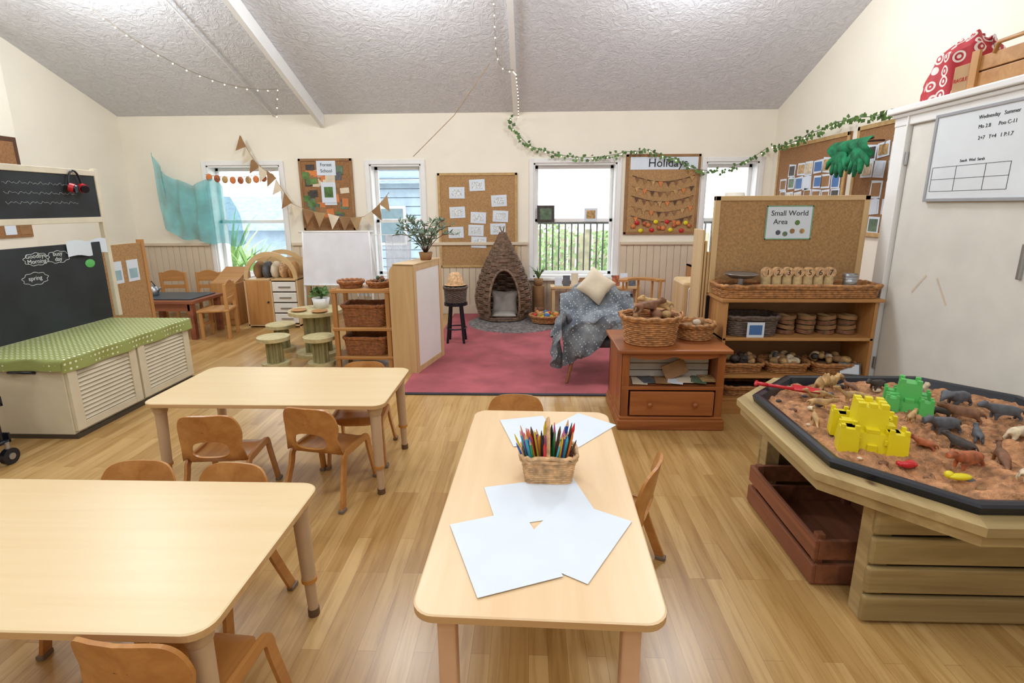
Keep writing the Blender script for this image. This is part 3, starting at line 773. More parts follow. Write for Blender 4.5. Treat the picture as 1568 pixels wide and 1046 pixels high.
b=B('green_polka_tablecloth')
def cl(u,v):
    X0,X1,YA,YB2=-3.84,-2.99,3.06,4.33
    x=X0+(X1-X0+.10)*u; y=(YA-.08)+(YB2-YA+.18)*v;z=.5565
    ov=0
    if x>X1: ov=max(ov,x-X1);x=X1+.004+.012*math.sin(y*18)*min(1,(x-X1)*12)+.004
    if y<YA: ov=max(ov,YA-y);y=YA-.006-.01*math.sin(x*20)
    if y>YB2: ov=max(ov,y-YB2);y=YB2+.006
    return(x,y,z-ov*.95)
b.grid(cl,60,90,pk);b.done()
ef=mat('easel_cream_paint',(216,208,186),.5,.03)
b=B('chalkboard_easel')
ex=-3.68
b.box(ex-.03,ex+.01,4.40,4.44,.56,1.82,ef,.004);b.box(ex-.03,ex+.01,3.10,3.14,.56,1.82,ef,.004)
for z in(1.38,1.76): b.box(ex-.03,ex+.012,3.14,4.40,z,z+.045,ef,.004)
b.box(ex-.02,ex,3.14,4.40,1.425,1.76,chalk)
b.box(ex-.0,ex+.02,3.0,4.32,.565,1.22,chalk,.004)
MC=lambda y,z,o:T((ex+o,y,z))@RZ(90)@RX(90)
for k in range(3): b.tube([(ex+.002,3.6+.6*i/40,1.68-.07*k+.008*math.sin(i*2.3+k)+.005*math.sin(i*5.1)) for i in range(41)],.0009,chalkw,4)
for t,y,z in(('Goodbye',3.72,1.14),('Morning',3.72,1.1),('spring',3.68,.98),('busy',3.9,1.14),('day',3.9,1.10)): b.text(t,.045,chalkw,MC(y,z,.021))
for cy_,cz in((3.72,1.13),(3.9,1.13),(3.68,.99)): b.tube([(ex+.022,cy_+.1*math.cos(t)*(1+.08*math.sin(9*t)),cz+.045*math.sin(t)*(1+.08*math.sin(9*t))) for t in [2*pi*i/60 for i in range(60)]],.002,chalkw,4,True)
b.box(ex+.021,ex+.024,4.14,4.22,1.04,1.06,grn);b.sph((ex+.022,4.18,1.05),(.004,.05,.035),grn)
b.grid(lambda u,v:(ex+.03+.02*math.sin(u*6),3.98+.40*u,1.24-.12*v+.01*math.sin(u*9)),12,4,paper)
b.done()
b=B('red_headphones',(ex+.03,4.17,1.72));b.tube([(.0,.06*math.cos(t),-.05+.12*math.sin(t)) for t in [pi*i/14 for i in range(15)]],.008,blackp)
for sy in(-1,1): b.cyl((.0,sy*.058,-.06),(.03,sy*.045,-.07),.035,red,n=18);b.cyl((.03,sy*.045,-.07),(.045,sy*.04,-.075),.03,blackp,n=18)
b.done()
b=B('pinboard_screen');b.box(-3.80,-3.77,4.45,4.92,.0,1.17,hess);b.box(-3.81,-3.76,4.92,4.96,0,1.2,unitv)
for y,z in((4.5,.82),(4.70,.82)): b.box(-3.77,-3.765,y,y+.14,z,z+.2,paper);b.box(-3.766,-3.764,y+.02,y+.12,z+.03,z+.12,mat('card_blue',(150,180,190),.7))
b.done()
b=B('utility_trolley',(-3.12,2.62,0))
for x,y in((-.0,-.12),(.0,.12),(-.5,-.12),(-.5,.12)):
    b.cyl((x-.015,y,.05),(x+.015,y,.05),.05,blackp,n=20);b.cyl((x-.02,y,.05),(x+.02,y,.05),.02,steel,n=12);b.cyl((x,y,.09),(x,y,.14),.012,steel)
    b.cyl((x-.03,y,.14),(x-.03,y,.62),.012,blackp)
for z in(.13,.36,.6): b.box(-.55,.0,-.15,.15,z,z+.02,blackp,.004);b.box(-.55,.0,-.15,-.14,z,z+.06,blackp);b.box(-.55,.0,.14,.15,z,z+.06,blackp)
b.done()

# ---------------- left background furniture
tr_=wood('reddish_low_table',(156,94,66),(124,70,48),0,1,.4)
b=B('low_activity_table',(-4.25,5.95,0))
b.box(-.42,.42,-.3,.3,.42,.46,tr_,.006);b.box(-.36,.36,-.24,.24,.461,.475,mat('dark_tray',(60,70,80),.4),.004)
for sx in(-1,1):
    for sy in(-1,1): b.box(sx*.36-.03,sx*.36+.03,sy*.25-.03,sy*.25+.03,0,.42,tr_,.004)
b.box(-.36,.36,-.28,-.26,.34,.42,tr_);b.done()
b=B('metal_kettle',(-4.5,5.95,.476));b.lathe([(.001,0),(.06,0),(.065,.05),(.05,.1),(.02,.12),(.001,.13)],steel);b.tube([(.05,0,.03),(.09,0,.08),(.1,0,.1)],.01,steel);b.tube([(-.04,0,.11),(0,0,.17),(.04,0,.11)],.006,blackp);b.done()
def wchair(x,y,rz):
    b=B('wooden_chair',(x,y,0),rz)
    for sx in(-1,1):
        b.box(sx*.16-.017,sx*.16+.017,-.15,-.116,0,.32,unitv,.004);b.box(sx*.16-.017,sx*.16+.017,.13,.165,0,.64,unitv,.004)
    b.box(-.18,.18,-.17,.17,.32,.345,unitw,.006)
    N=12;P=[(-.16,.52)]+[(-.16+.32*i/N,.62+.05*math.sin(pi*i/N)) for i in range(N+1)]+[(.16,.52)]
    b.prism(P,-.02,0,unitw,T((0,.14,0))@RX(90));b.box(-.15,.15,.14,.155,.42,.47,unitw)
    b.box(-.16,.16,-.14,-.125,.15,.18,unitw);b.done()
wchair(-4.85,6.7,5);wchair(-3.68,5.85,-75);wchair(-4.38,6.72,0)
b=B('wooden_play_cooker',(-3.93,6.62,0),0);b.box(-.17,.17,-.2,.2,0,.55,unitv,.006)
b.prism([(-.2,.55),(.2,.55),(.2,.72),(-.05,.60)],-.16,.16,unitw,RZ(90)@RX(90))
b.box(-.14,.14,-.21,-.2,.08,.42,unitw,.003);b.sph((.1,-.215,.28),.012,blackp,8);b.done()
b=B('wooden_play_sink',(-5.2,6.1,0),90);b.box(-.25,.25,-.2,.2,0,.6,unitv,.006);b.box(-.25,.25,.17,.2,.6,.9,unitv,.006)
for kx in(-.1,.1): b.cyl((kx,-.0,.6),(kx,0,.605),.07,blackp)
b.box(-.2,.2,-.21,-.2,.1,.45,lightw,.003);b.done()
b=B('wooden_dressing_up_unit',(-3.24,6.5,0))
W=.34
b.box(-W,-W+.02,-.2,.2,0,.62,lightw);b.box(W-.02,W,-.2,.2,0,.62,lightw);b.box(-.01,.01,-.2,.2,0,.62,lightw);b.box(-W,W,-.2,.2,.6,.62,lightx,.004);b.box(-W,W,-.2,.2,.02,.04,lightx);b.box(-W,W,.18,.2,0,.62,lightx)
b.box(-W+.02,-.01,-.205,-.19,.04,.6,unitv,.004);b.sph((-.05,-.21,.33),.014,blackp,10)
for k in range(4): b.box(.015,W-.025,-.205,-.18,.06+k*.135,.06+k*.135+.12,offw,.006);b.box(.1,.25,-.215,-.205,.11+k*.135,.125+k*.135,steel)
N=20
P=[(W*math.cos(pi*i/N),.62+.34*math.sin(pi*i/N)) for i in range(N+1)]
Pin=[((W-.05)*math.cos(pi*(N-i)/N),.62+.28*math.sin(pi*(N-i)/N)) for i in range(N+1)]
for yy in(-.19,.17):
    for i in range(N):
        b.prism([P[i],P[i+1],Pin[N-i-1],Pin[N-i]],0,.02,lightx,T((0,yy+.02,0))@RX(90))
for k in range(5):
    x=-.22+.11*k;b.sph((x,0,.71),(.05,.14,.12),[kraft,tgr,creamcl,wickl,unitw][k],12)
b.box(-W,W,.175,.185,.62,.86,lightx);b.done()
b=B('white_paper_easel',(-2.36,6.3,0))
for sx in(-1,1): b.tube([(sx*.43,-.1,0),(sx*.41,.0,1.2)],.015,white);b.tube([(sx*.43,.3,0),(sx*.41,.02,1.2)],.015,white)
b.tube([(-.46,0,1.2),(.46,0,1.2)],.014,white)
b.grid(lambda u,v:(-.42+.84*u,-.08+.07*(v)+.012*math.sin(u*22)*(1-v),.56+.63*v),40,8,mat('easel_paper',(222,222,228),.7,.02));b.tube([(-.42,-.085,.56),(.42,-.085,.56)],.012,white);b.done()
voile=mat('white_voile',(232,234,240),.8,.03,alpha=.8)
b=B('white_window_curtain')
for xa,xb in((-1.98,-1.62),(-2.42,-2.2)):
    b.grid(lambda u,v:(xa+(xb-xa)*u*(1-.1*v),YB-.12-.03*math.sin(u*22),1.12-.85*v),40,10,voile)
b.tube([(-2.45,YB-.12,1.12),(-1.6,YB-.12,1.12)],.006,white);b.done()
slog=mat('stool_top_wood',(196,182,136),.6,.08,20);sgr=mat('stool_green_wood',(150,144,100),.6,.1)
def stool(nm,x,y,r,h):
    b=B(nm,(x,y,0));b.cyl((0,0,h-.035),(0,0,h),r,slog,r,28);b.cyl((0,0,0),(0,0,.035),r*.85,slog,r*.85,28);b.cyl((0,0,.035),(0,0,h-.035),r*.42,sgr,r*.42,18)
    for i in range(8):
        a=i*pi/4;b.cyl((r*.43*math.cos(a),r*.43*math.sin(a),.035),(r*.43*math.cos(a),r*.43*math.sin(a),h-.035),r*.1,sgr,n=8)
    b.done()
stool('cable_reel_table',-2.2,5.14,.27,.47)
for x,y in((-2.46,4.72),(-2.02,4.74),(-2.64,5.25),(-1.76,5.4)): stool('reel_stool',x,y,.15,.29)
for i,(x,y) in enumerate(((-2.33,5.04),(-2.1,4.99))):
    b=B('wooden_plate',(x,y,.471));b.lathe([(.001,0),(.05,0),(.08,.015),(.078,.018),(.05,.006),(.001,.005)],unitw);b.done()
def leafy(b,c,n,R,L,m,flat=.6):
    for i in range(n):
        a=random.random()*2*pi;e=random.uniform(-.3,1.3)
        d=Vector((math.cos(a)*math.cos(e),math.sin(a)*math.cos(e),math.sin(e)*flat))
        p=Vector(c)+d*R*random.uniform(.2,1);q=Vector((random.uniform(-1,1),random.uniform(-1,1),random.uniform(-.3,1))).normalized()
        s=q.orthogonal().normalized()*L*.3
        b.add([p,p+q*L*.5+s,p+q*L,p+q*L*.5-s],[[0,1,2,3]],m)
b=B('potted_herb',(-2.18,5.24,.471));b.lathe([(.001,0),(.07,0),(.09,.1),(.08,.1),(.001,.09)],white);leafy(b,(0,0,.13),120,.1,.06,leaf);b.done()
b=B('pine_display_shelf')
x0,x1,y0,y1=-1.84,-1.30,4.66,5.0
for x in(x0,x1-.04):
    for y in(y0,y1-.04): b.box(x,x+.04,y,y+.04,0,.76,unitv,.004)
for z in(.08,.36,.72): b.box(x0-.01,x1+.01,y0-.01,y1+.01,z,z+.03,unitw,.005)
b.done()
basket('rectangular_wicker_basket',(-1.57,4.83,.391),.21,.14,.2,wickg,7,.92,None,0,.008)
basket('rectangular_wicker_basket',(-1.57,4.83,.111),.21,.14,.17,wickg,7,.92,None,0,.008)
basket('round_wicker_tray',(-1.70,4.82,.751),.12,.11,.06,wickg,2,.85,None,0,.007,fill=tbr,fillz=.6)
b=basket('round_wicker_tray',(-1.44,4.84,.751),.11,.11,.05,wickg,2,.85,None,0,.007,fill=tbr,fillz=.6,done=False);toys(b,6,.06,.06,.05,[leaf2,tbr],.025);b.done()
b=B('wooden_room_divider',(-1.02,4.47,0),-13)
N=10
P=[(0,0),(0,1.0)]+[(-.16-.08*math.sin(pi/2*i/N),.9+.1*math.cos(pi/2*i/N)) for i in range(N+1)]+[(-.24,0)]
b.prism(P,-.02,0,lightw,RX(90));b.prism(P,-.02,0,lightw,T((0,.62,0))@RX(90))
b.box(-.02,0,.02,.6,0,.06,lightx);b.box(-.02,0,.02,.6,.94,1.0,lightx);b.box(-.022,-.004,.02,.6,.06,.94,white)
b.box(-.24,-.22,.02,.6,0,.9,lightw);b.box(-.2,.0,.0,.62,.985,1.005,lightx,.003);b.box(-.004,.004,.0,.05,0,1,lightw);b.box(-.004,.004,.57,.62,0,1,lightw);b.done()
b=B('potted_olive_tree',(-.98,4.86,1.008));b.lathe([(.001,0),(.05,0),(.065,.07),(.06,.07),(.001,.06)],kraft)
for i in range(18):
    a=i*2*pi/18;e=.5+.6*((i*7)%5)/5;P=[(0,0,.05)]
    for k in range(1,6): P.append((math.cos(a)*.3*k/5*math.cos(e*.8),math.sin(a)*.22*k/5,.05+.38*(k/5)**.8*math.sin(e)+.06*math.sin(pi*k/5)))
    b.tube(P,.004,darkw,4)
    for k in range(1,6):
        for j in range(4):
            p=Vector(P[k]);q=Vector((random.uniform(-1,1),random.uniform(-1,1),random.uniform(-.2,1))).normalized();s_=q.orthogonal().normalized()*.008
            b.add([p,p+q*.035+s_,p+q*.07,p+q*.035-s_],[[0,1,2,3]],leaf2)
b.done()
b=B('black_bar_stool',(-.82,5.62,.009));b.cyl((0,0,.42),(0,0,.45),.13,blackp,n=24)
for i in range(4):
    a=pi/4+i*pi/2;b.cyl((.08*math.cos(a),.08*math.sin(a),.42),(.13*math.cos(a),.13*math.sin(a),0),.014,blackp)
b.tube([(.11*math.cos(t),.11*math.sin(t),.16) for t in [2*pi*i/24 for i in range(24)]],.008,blackp,6,True);b.done()
basket('dark_round_basket',(-.82,5.62,.46),.13,.13,.17,wickd,2,.9,None,0,.007,fill=darkw,fillz=.9)
b=B('straw_hat',(-.82,5.62,.64));b.lathe([(.1,.02),(.09,.05),(.07,.12),(.04,.15),(.001,.155)],wickl);b.lathe([(.12,.015),(.1,.02)],wickl);b.done()
# woven teardrop pod with an arched opening
b=B('wicker_teepee_pod',(-.35,6.75,.05))
H=1.15;K=76
def podr(q):
    return .30+.055*math.sin(pi*min(1,q/.42)*.9) if q<.22 else .347*(1-((q-.22)/.80)**1.15)*(1+.16*math.sin(pi*(q-.22)/.78))+.012
for k in range(K):
    z=.008+(H-.05)*k/(K-1);q=z/H
    r=podr(q)
    hw=.19*math.sqrt(max(0,1-((z-.22)/.44)**2)) if z>.05 else 0
    ga=math.asin(min(.98,hw/r)) if hw>0 and z<.66 else 0
    N=44;pts=[]
    for i in range(N+1):
        a=-pi/2+.1+ga+(2*pi-2*ga)*i/N;rr_=r*(1+.045*(1 if (i//3+k//3)%2 else -1));pts.append((rr_*math.cos(a),rr_*math.sin(a),z))
    b.tube(pts if ga>0 else pts[:-1],.0085,wickp,5,ga==0)
for i in range(3): b.tube([(.02*math.cos(i*2.1),.02*math.sin(i*2.1),H-.1),(-.04*math.cos(i*2.1),-.03*math.sin(i*2.1),H+.04)],.008,wickp)
E_=[]
for i in range(37):
    t=-.2*pi+1.4*pi*i/36;z=.22+.44*math.sin(t);x=.19*math.cos(t)
    if z<.02: continue
    r=podr(z/H);a=-pi/2+.1+math.asin(max(-.98,min(.98,x/r)));E_.append((r*1.02*math.cos(a),r*1.02*math.sin(a),z))
b.tube(E_,.016,wickp,6)
b.cyl((0,0,0),(0,0,.02),.30,wickp,n=30)
b.done()
b=B('grey_cushion',(-.33,6.74,.075));gl_=mat('grey_linen',(170,162,154),.9,.05)
def cush(w,h,d,sgn):
    def f(u,v):
        a=2*u-1;c=2*v-1;pinch=1-.10*((1-abs(a))*abs(c)**6+(1-abs(c))*abs(a)**6)
        return(w*a*pinch,sgn*d*((1-a**4)*(1-c**4))**.6,h*c*pinch)
    return f
for sg in(1,-1): b.grid(cush(.17,.16,.07,sg),16,16,gl_,T((0,0,.17))@RX(-12));b.grid(cush(.16,.13,.035,sg),16,16,gl_,T((0,-.10,.035))@RX(90))
b.done()
b=basket('round_toy_basket',(.20,6.48,.045),.2,.17,.09,wick,2,.85,None,0,.008,fill=yel,fillz=.7,done=False);toys(b,18,.14,.11,.08,[yel,red,bluep,grn,orange,tan],.035);b.done()
animal('teddy_bear',.14,6.80,250,1.5,tbr,'bear',.045)

# ---------------- armchair w/ blanket
def blm():
    m,nt,bb=_base('patterned_grey_blanket');v=_coord(nt,(1,1,1),(.5,.6,pi/4))
    f=_noise(nt,v,9,3)
    base=_ramp(nt,f,[(.35,(88,94,104)),(.65,(138,144,150))])
    vo=nt.nodes.new('ShaderNodeTexVoronoi');vo.inputs['Scale'].default_value=38;vo.inputs['Randomness'].default_value=.3;nt.links.new(v,vo.inputs['Vector'])
    c=_ramp(nt,vo.outputs['Distance'],[(.0,(255,255,255)),(.2,(255,255,255)),(.27,(0,0,0)),(1,(0,0,0))])
    mx=nt.nodes.new('ShaderNodeMixRGB');nt.links.new(c,mx.inputs[0]);nt.links.new(base,mx.inputs[1]);mx.inputs[2].default_value=(*lin((184,188,190)),1)
    nt.links.new(mx.outputs[0],bb.inputs['Base Color']);bb.inputs['Roughness'].default_value=.95
    _bump(nt,bb,_noise(nt,v,120,3),.4,.004);return m
blM=blm()
b=B('armchair_with_blanket',(.62,4.55,0),0)
cw=mat('armchair_leg_wood',(140,92,58),.4,.1)
for x,y,dx,dy in((-.22,-.22,-.08,-.1),(.22,-.22,.04,-.06),(-.22,.22,-.04,.06),(.22,.22,.04,.06)): b.cyl((x,y,.32),(x+dx,y+dy,.009),.02,cw,.013)
sm_=mat('armchair_seat_fabric',(78,74,80),.8)
b.box(-.26,.26,-.26,.26,.30,.38,sm_,.03);b.box(-.26,.26,.18,.26,.36,.70,sm_,.03)
b.box(-.30,-.25,-.22,.24,.5,.56,sm_,.02);b.box(.25,.30,-.22,.24,.5,.56,sm_,.02)
for sx in(-1,1): b.cyl((sx*.275,-.2,.35),(sx*.275,-.2,.52),.016,cw);b.cyl((sx*.275,.2,.35),(sx*.275,.2,.52),.016,cw)
def blan(u,v):
    e=2*u-1;x=.34*e
    path=[(-.30,.34),(-.29,.46),(-.24,.52),(-.05,.57),(.10,.62),(.16,.72),(.22,.78),(.29,.73),(.31,.48)]
    s=v*(len(path)-1);i=min(len(path)-2,int(s));f=s-i
    y=path[i][0]*(1-f)+path[i+1][0]*f;z=path[i][1]*(1-f)+path[i+1][1]*f
    z+=-.07*abs(e)**3+ (.06*(1-abs(e-.2)) if v<.3 else 0)
    if v<.2: z-=.14*(1-v/.2)*(.5-.5*math.sin(e*4+1))
    n=noise.noise((x*6,y*6+v*3,z*5));n2=noise.noise((x*16+3,v*11,2))
    fold=.022*math.sin(e*9+v*7)
    return(x*(1+.08*n)+.04*n,y+.06*n+.02*n2-.02,z+.05*n+.02*n2+fold)
b.grid(blan,90,100,blM)
def sideb(u,v):
    y=-.30+.46*u;l=(.22+.26*math.sin(pi*min(1,u*1.3+.15)))*v;n=noise.noise((y*9,v*3,5))
    return(-.325-.10*v*(1-.3*v)-.045*math.sin(u*15)*v-.04*n,y-.08*v,.58+.03*math.sin(u*5)-l+.03*n)
b.grid(sideb,50,34,blM)
b.done()
b=B('cream_cushion',(.60,4.66,.79),0)
Mc=RX(-20)@RY(38)
b.grid(cush(.13,.13,.05,1),20,20,creamcl,Mc);b.grid(cush(.13,.13,.05,-1),20,20,creamcl,Mc);b.done()

b=B('curved_wooden_chair',(1.2,5.5,.009))
for x,y in((-.17,-.15),(.17,-.15),(-.17,.17),(.17,.17)): b.cyl((x,y,0),(x*.95,y*.9,.4),.017,unitv)
b.box(-.2,.2,-.18,.2,.4,.43,unitw,.01)
b.tube([(.2*math.cos(t),.02+.18*math.sin(t),.70) for t in [pi*i/14 for i in range(15)]],0,unitw,sec=(.09,.025))
for i in range(5):
    t=pi*i/4;b.cyl((.19*math.cos(t),.02+.17*math.sin(t),.43),(.2*math.cos(t),.02+.18*math.sin(t),.7),.013,unitv)
b.done()
b=B('play_microwave_oven',(1.62,4.95,.009));b.box(-.2,.2,-.2,.2,0,.80,lightw,.03);b.box(-.16,.16,-.212,-.2,.3,.75,white,.02);b.box(-.12,.12,-.218,-.21,.42,.68,blackp,.01);b.box(-.16,.16,-.212,-.2,.05,.26,white,.01)
b.tube([(-.13,-.22,.4),(-.13,-.24,.4),(.13,-.24,.4),(.13,-.22,.4)],.007,steel);b.done()
b=B('window_display_bench',(.88,6.95,.009));b.box(-.6,.6,-.10,.13,.40,.43,lightx,.004)
for x in(-.56,0,.56): b.box(x-.02,x+.02,-.08,.12,0,.4,lightw)
b.done()
b=B('display_books',(0,0,0))
for i in range(10):
    x=.34+i*.11;b.box(0,.095,0,.012,0,.11+.03*(i%3),[paper,tgr,creamcl,kraft,leaf2,paper,creamcl,tor,paper,tgr][i],.001,T((x,6.93,.441))@RX(-12))
b.done()
b=B('potted_spider_plant',(.12,7.02,.01));b.cyl((0,0,0),(0,0,.42),.08,kraft,.08);b.lathe([(.001,.42),(.05,.42),(.065,.52),(.055,.52),(.001,.51)],kraft)
for i in range(26):
    a=random.random()*2*pi;l=random.uniform(.16,.28);b.tube([(math.cos(a)*l*.5*t,math.sin(a)*l*.3*t,.51+l*1.2*t-.5*l*t*t) for t in(0,.3,.6,1)],.005,leaf,4,rad=[.005,.006,.004,.001])
b.done()
b=B('table_lamp',(2.28,6.0,.009));b.cyl((0,0,0),(0,0,.7),.2,white,.2);b.lathe([(.001,.7),(.08,.7),(.03,.74),(.02,1.2)],creamcl);b.lathe([(.19,1.25),(.17,1.32),(.1,1.62),(.09,1.62),(.1,1.6)],mat('lampshade_white',(228,220,206),.8,.02));b.done()
b=B('low_toy_shelf',(2.5,6.8,.009));b.box(-.4,.4,-.2,.2,0,.02,unitw);b.box(-.4,.4,-.2,.2,.7,.72,unitw);b.box(-.4,.4,-.2,.2,.35,.37,unitw);b.box(-.4,-.38,-.2,.2,0,.72,unitv);b.box(.38,.4,-.2,.2,0,.72,unitv)
for i in range(8): b.box(-.36+i*.09,-.29+i*.09,-.1,.1,.722,.80+.03*(i%3),[tgr,bluep,creamcl,leaf2,kraft,paper,tor,tdk][i],.003)
b.done()

# ---------------- pinboards
def board(nm,x0,x1,z0,z1,m,fr,papers,y=YB-.001,seed=1):
    rnd=random.Random(seed);b=B(nm)
    b.box(x0,x1,y-.02,y-.001,z0,z1,m);t=.035
    for a in((x0,x1,z0,z0+t),(x0,x1,z1-t,z1),(x0,x0+t,z0,z1),(x1-t,x1,z0,z1)): b.box(a[0],a[1],y-.03,y-.018,a[2],a[3],fr,.004)
    for (cx,cz,w,h,mm,rot) in papers: b.box(-w/2,w/2,-.0015,.0015,-h/2,h/2,mm,0,T((cx,y-.023-.002*rnd.random(),cz))@RY(rot))
    return b
X_=lambda x:(x-811)*.0089
Z_=lambda y:1.5-(y-315)*.00895
pp=[]
fd=mat('faint_drawing',(206,212,220),.7,.2,60)
for i,(px,py) in enumerate(((700,298),(731,287),(764,310),(700,327),(732,335),(766,333),(697,357),(728,354),(762,352),(732,372))):
    pp.append((X_(px),Z_(py)+.02,.21,.15,paper,random.uniform(-3,3)))
b=board('cork_pinboard',-1.25,-.17,.66,1.93,hess,trimc,pp,seed=2)
for (cx,cz,w_,h_,mm,rt) in pp: b.box(cx-.07,cx+.07,YB-.029,YB-.0275,cz-.045,cz+.045,fd)
b.done()
ra=random.Random(5);pa=[(-2.74,1.66,.2,.28,paper,0)]
for i in range(40):
    pa.append((ra.uniform(-3.05,-2.5),ra.uniform(1.28,2.08),ra.uniform(.07,.15),ra.uniform(.06,.12),ra.choice([leaf,kraft,leaf2,orange,tdk,creamcl,tgr]),ra.uniform(-8,8)))
b=board('nature_pinboard',-3.13,-2.40,1.18,2.13,hessd,kraft,pa);b.box(-2.88,-2.62,YB-.032,YB-.0285,1.91,2.1,paper);b.text('Forest',.06,dk,T((-2.75,YB-.034,2.03))@RX(90));b.text('School',.06,dk,T((-2.75,YB-.034,1.95))@RX(90))
b.box(-2.84,-2.64,YB-.032,YB-.0285,1.55,1.82,paper);b.box(-2.80,-2.68,YB-.034,YB-.032,1.62,1.76,leaf);b.done()
pc_=[(1.78,2.04,.90,.17,paper,0)]
b=board('holidays_pinboard',1.27,2.25,1.11,2.15,hess,kraft,pc_);b.text('Holidays',.15,dk,T((1.82,YB-.032,1.99))@RX(90))
for r_ in range(5):
    pts=[]
    for i in range(25):
        u=i/24;pts.append((1.36+.82*u,YB-.032,1.88-.13*r_-.08*math.sin(pi*u)))
    b.tube(pts,.004,[darkw,rope][r_%2],5)
    for i in range(2,24,3): b.add([(pts[i][0]-.03,YB-.036,pts[i][2]),(pts[i][0]+.03,YB-.036,pts[i][2]),(pts[i][0],YB-.036,pts[i][2]-.07)],[[0,2,1]],[kraft,orange,tbr,tan,darkw][(i+r_)%5])
for i in range(16): b.sph((1.4+.75*i/15,YB-.037,1.22+.06*math.sin(i*2.3)),(.035,.012,.03),[orange,red,yel,tor][i%4],8)
b.done()
def rboard(nm,y0,y1,z0,z1,n,seed):
    rn=random.Random(seed);b=B(nm);x=XR-.001
    b.box(x-.02,x-.001,y0,y1,z0,z1,hessd);t=.04
    for a in((y0,y1,z0,z0+t),(y0,y1,z1-t,z1),(y0,y0+t,z0,z1),(y1-t,y1,z0,z1)): b.box(x-.032,x-.018,a[0],a[1],a[2],a[3],trimc,.004)
    nc=int((y1-y0-.1)/.19);nr=int((z1-z0-.15)/.16)
    for i in range(nc):
        for j in range(nr):
            if rn.random()<.12: continue
            cy=y0+.14+i*.19+rn.uniform(-.02,.02);cz=z0+.12+j*.16+rn.uniform(-.015,.015);w=rn.uniform(.13,.165);h=rn.uniform(.11,.14)
            b.box(-.0015,.0015,-w/2-.01,w/2+.01,-h/2-.01,h/2+.01,paper,0,T((x-.024,cy,cz))@RX(rn.uniform(-6,6)))
            b.box(-.0015,.0015,-w/2+.01,w/2-.01,-h/2+.01,h/2-.01,rn.choice([bluep,tgr,tan,leaf2,paper,tcr,kraft,tdk]),0,T((x-.0275,cy,cz)))
    b.done()
rboard('photo_pinboard',5.5,7.0,1.3,2.2,34,3);rboard('photo_pinboard',4.45,5.38,1.2,2.22,24,4)
gcl=mat('green_felt',(26,106,68),.9,.3,14,.5,60)
b=B('green_glove_puppets',(2.88,4.95,1.99))
b.tube([(.27,0,.06),(0,0,.05)],.01,darkw);b.tube([(0,-.28,.05),(0,.28,.05)],.01,darkw)
# draped sleeves over the rail
b.grid(lambda u,v:(-.05*math.sin(pi*min(1,v*1.2))-.02*math.sin(u*22)*v,-.30+.60*u+.02*math.sin(v*6),.07-.17*v-.03*math.sin(u*9)*v),50,12,gcl)
for k,(gy_,tl) in enumerate(((-.17,14),(.13,-8))):
    Mg=T((-.03,gy_,.03))@RX(tl)
    b.sph((0,0,-.12),(.035,.10,.08),gcl,18,Mg)
    for i in range(4):
        y=-.085+.056*i;L=[.10,.14,.13,.09][i];b.tube([(0,y*.9,-.13),(-.01,y*1.25,-.15-L*.6),(-.005,y*1.4+.004,-.15-L)],.03,gcl,10,False,Mg,[.028,.023,.012])
    sg=1 if k else -1
    b.tube([(0,sg*.07,-.09),(-.01,sg*.16,-.12),(-.01,sg*.20,-.17)],.03,gcl,10,False,Mg,[.03,.024,.012])
b.done()
b=B('window_pictures',(0,YB+.10,0));b.box(.10,.34,-.003,0,1.27,1.5,tdk);b.box(.14,.30,-.006,-.003,1.31,1.46,leaf2);b.box(.75,.93,-.003,0,1.29,1.46,paper);b.box(.78,.90,-.006,-.003,1.32,1.43,tan);b.done()

def tv(u,v):
    top=[(-5.07,2.22),(-4.98,2.02),(-4.82,1.86),(-4.6,1.80),(-4.42,1.84),(-4.25,1.88),(-4.05,1.6)]
    bot=[(-5.06,1.22),(-4.9,1.12),(-4.7,1.05),(-4.5,1.03),(-4.3,1.0),(-4.1,.98),(-3.9,1.0)]
    s=u*6;i=min(5,int(s));f=s-i;f=f*f*(3-2*f)*.6+f*.4
    a=[top[i][k]*(1-f)+top[i+1][k]*f for k in(0,1)];c=[bot[i][k]*(1-f)+bot[i+1][k]*f for k in(0,1)]
    x=a[0]*(1-v)+c[0]*v;z=a[1]*(1-v)+c[1]*v
    return(x,YB-.11-.03*math.sin(u*34+v*5)-.02*math.sin(u*13-v*6),z+.02*math.sin(u*20))
b=B('teal_voile_drape');b.grid(tv,140,30,teal);b.done()
def strung(nm,pts,sag,flags,y,cols,sz=.11,n=40,strm=None):
    b=B(nm)
    P=[]
    for k in range(len(pts)-1):
        p,q=Vector(pts[k]),Vector(pts[k+1])
        for i in range(n//(len(pts)-1)):
            t=i/(n//(len(pts)-1));r=p.lerp(q,t);r.z-=sag*4*t*(1-t);P.append(r)
    P.append(Vector(pts[-1]));b.tube(P,.004,strm or rope,5)
    for j in range(flags):
        i=int((j+.5)/flags*(len(P)-1));p=P[i];d=(P[min(i+2,len(P)-1)]-P[max(0,i-2)]).normalized()
        dn=Vector((d.z,0,-d.x));dn=(dn if dn.z<0 else -dn)*.6+Vector((0,0,-.4))
        b.add([p-d*sz*.45+Vector((0,-.006,0)),p+d*sz*.45+Vector((0,-.006,0)),p+dn*sz*1.1+Vector((0,-.012,0))],[[0,1,2]],cols[j%len(cols)])
    return b
yb=YB-.13
strung('triangle_bunting',[(X_(382),yb,Z_(213)),(X_(400),yb,Z_(250)),(X_(425),yb,Z_(268)),(X_(450),yb,Z_(310))],.02,7,yb,[kraft,creamcl,kraft,creamcl],.18).done()
yb2=YB-.16
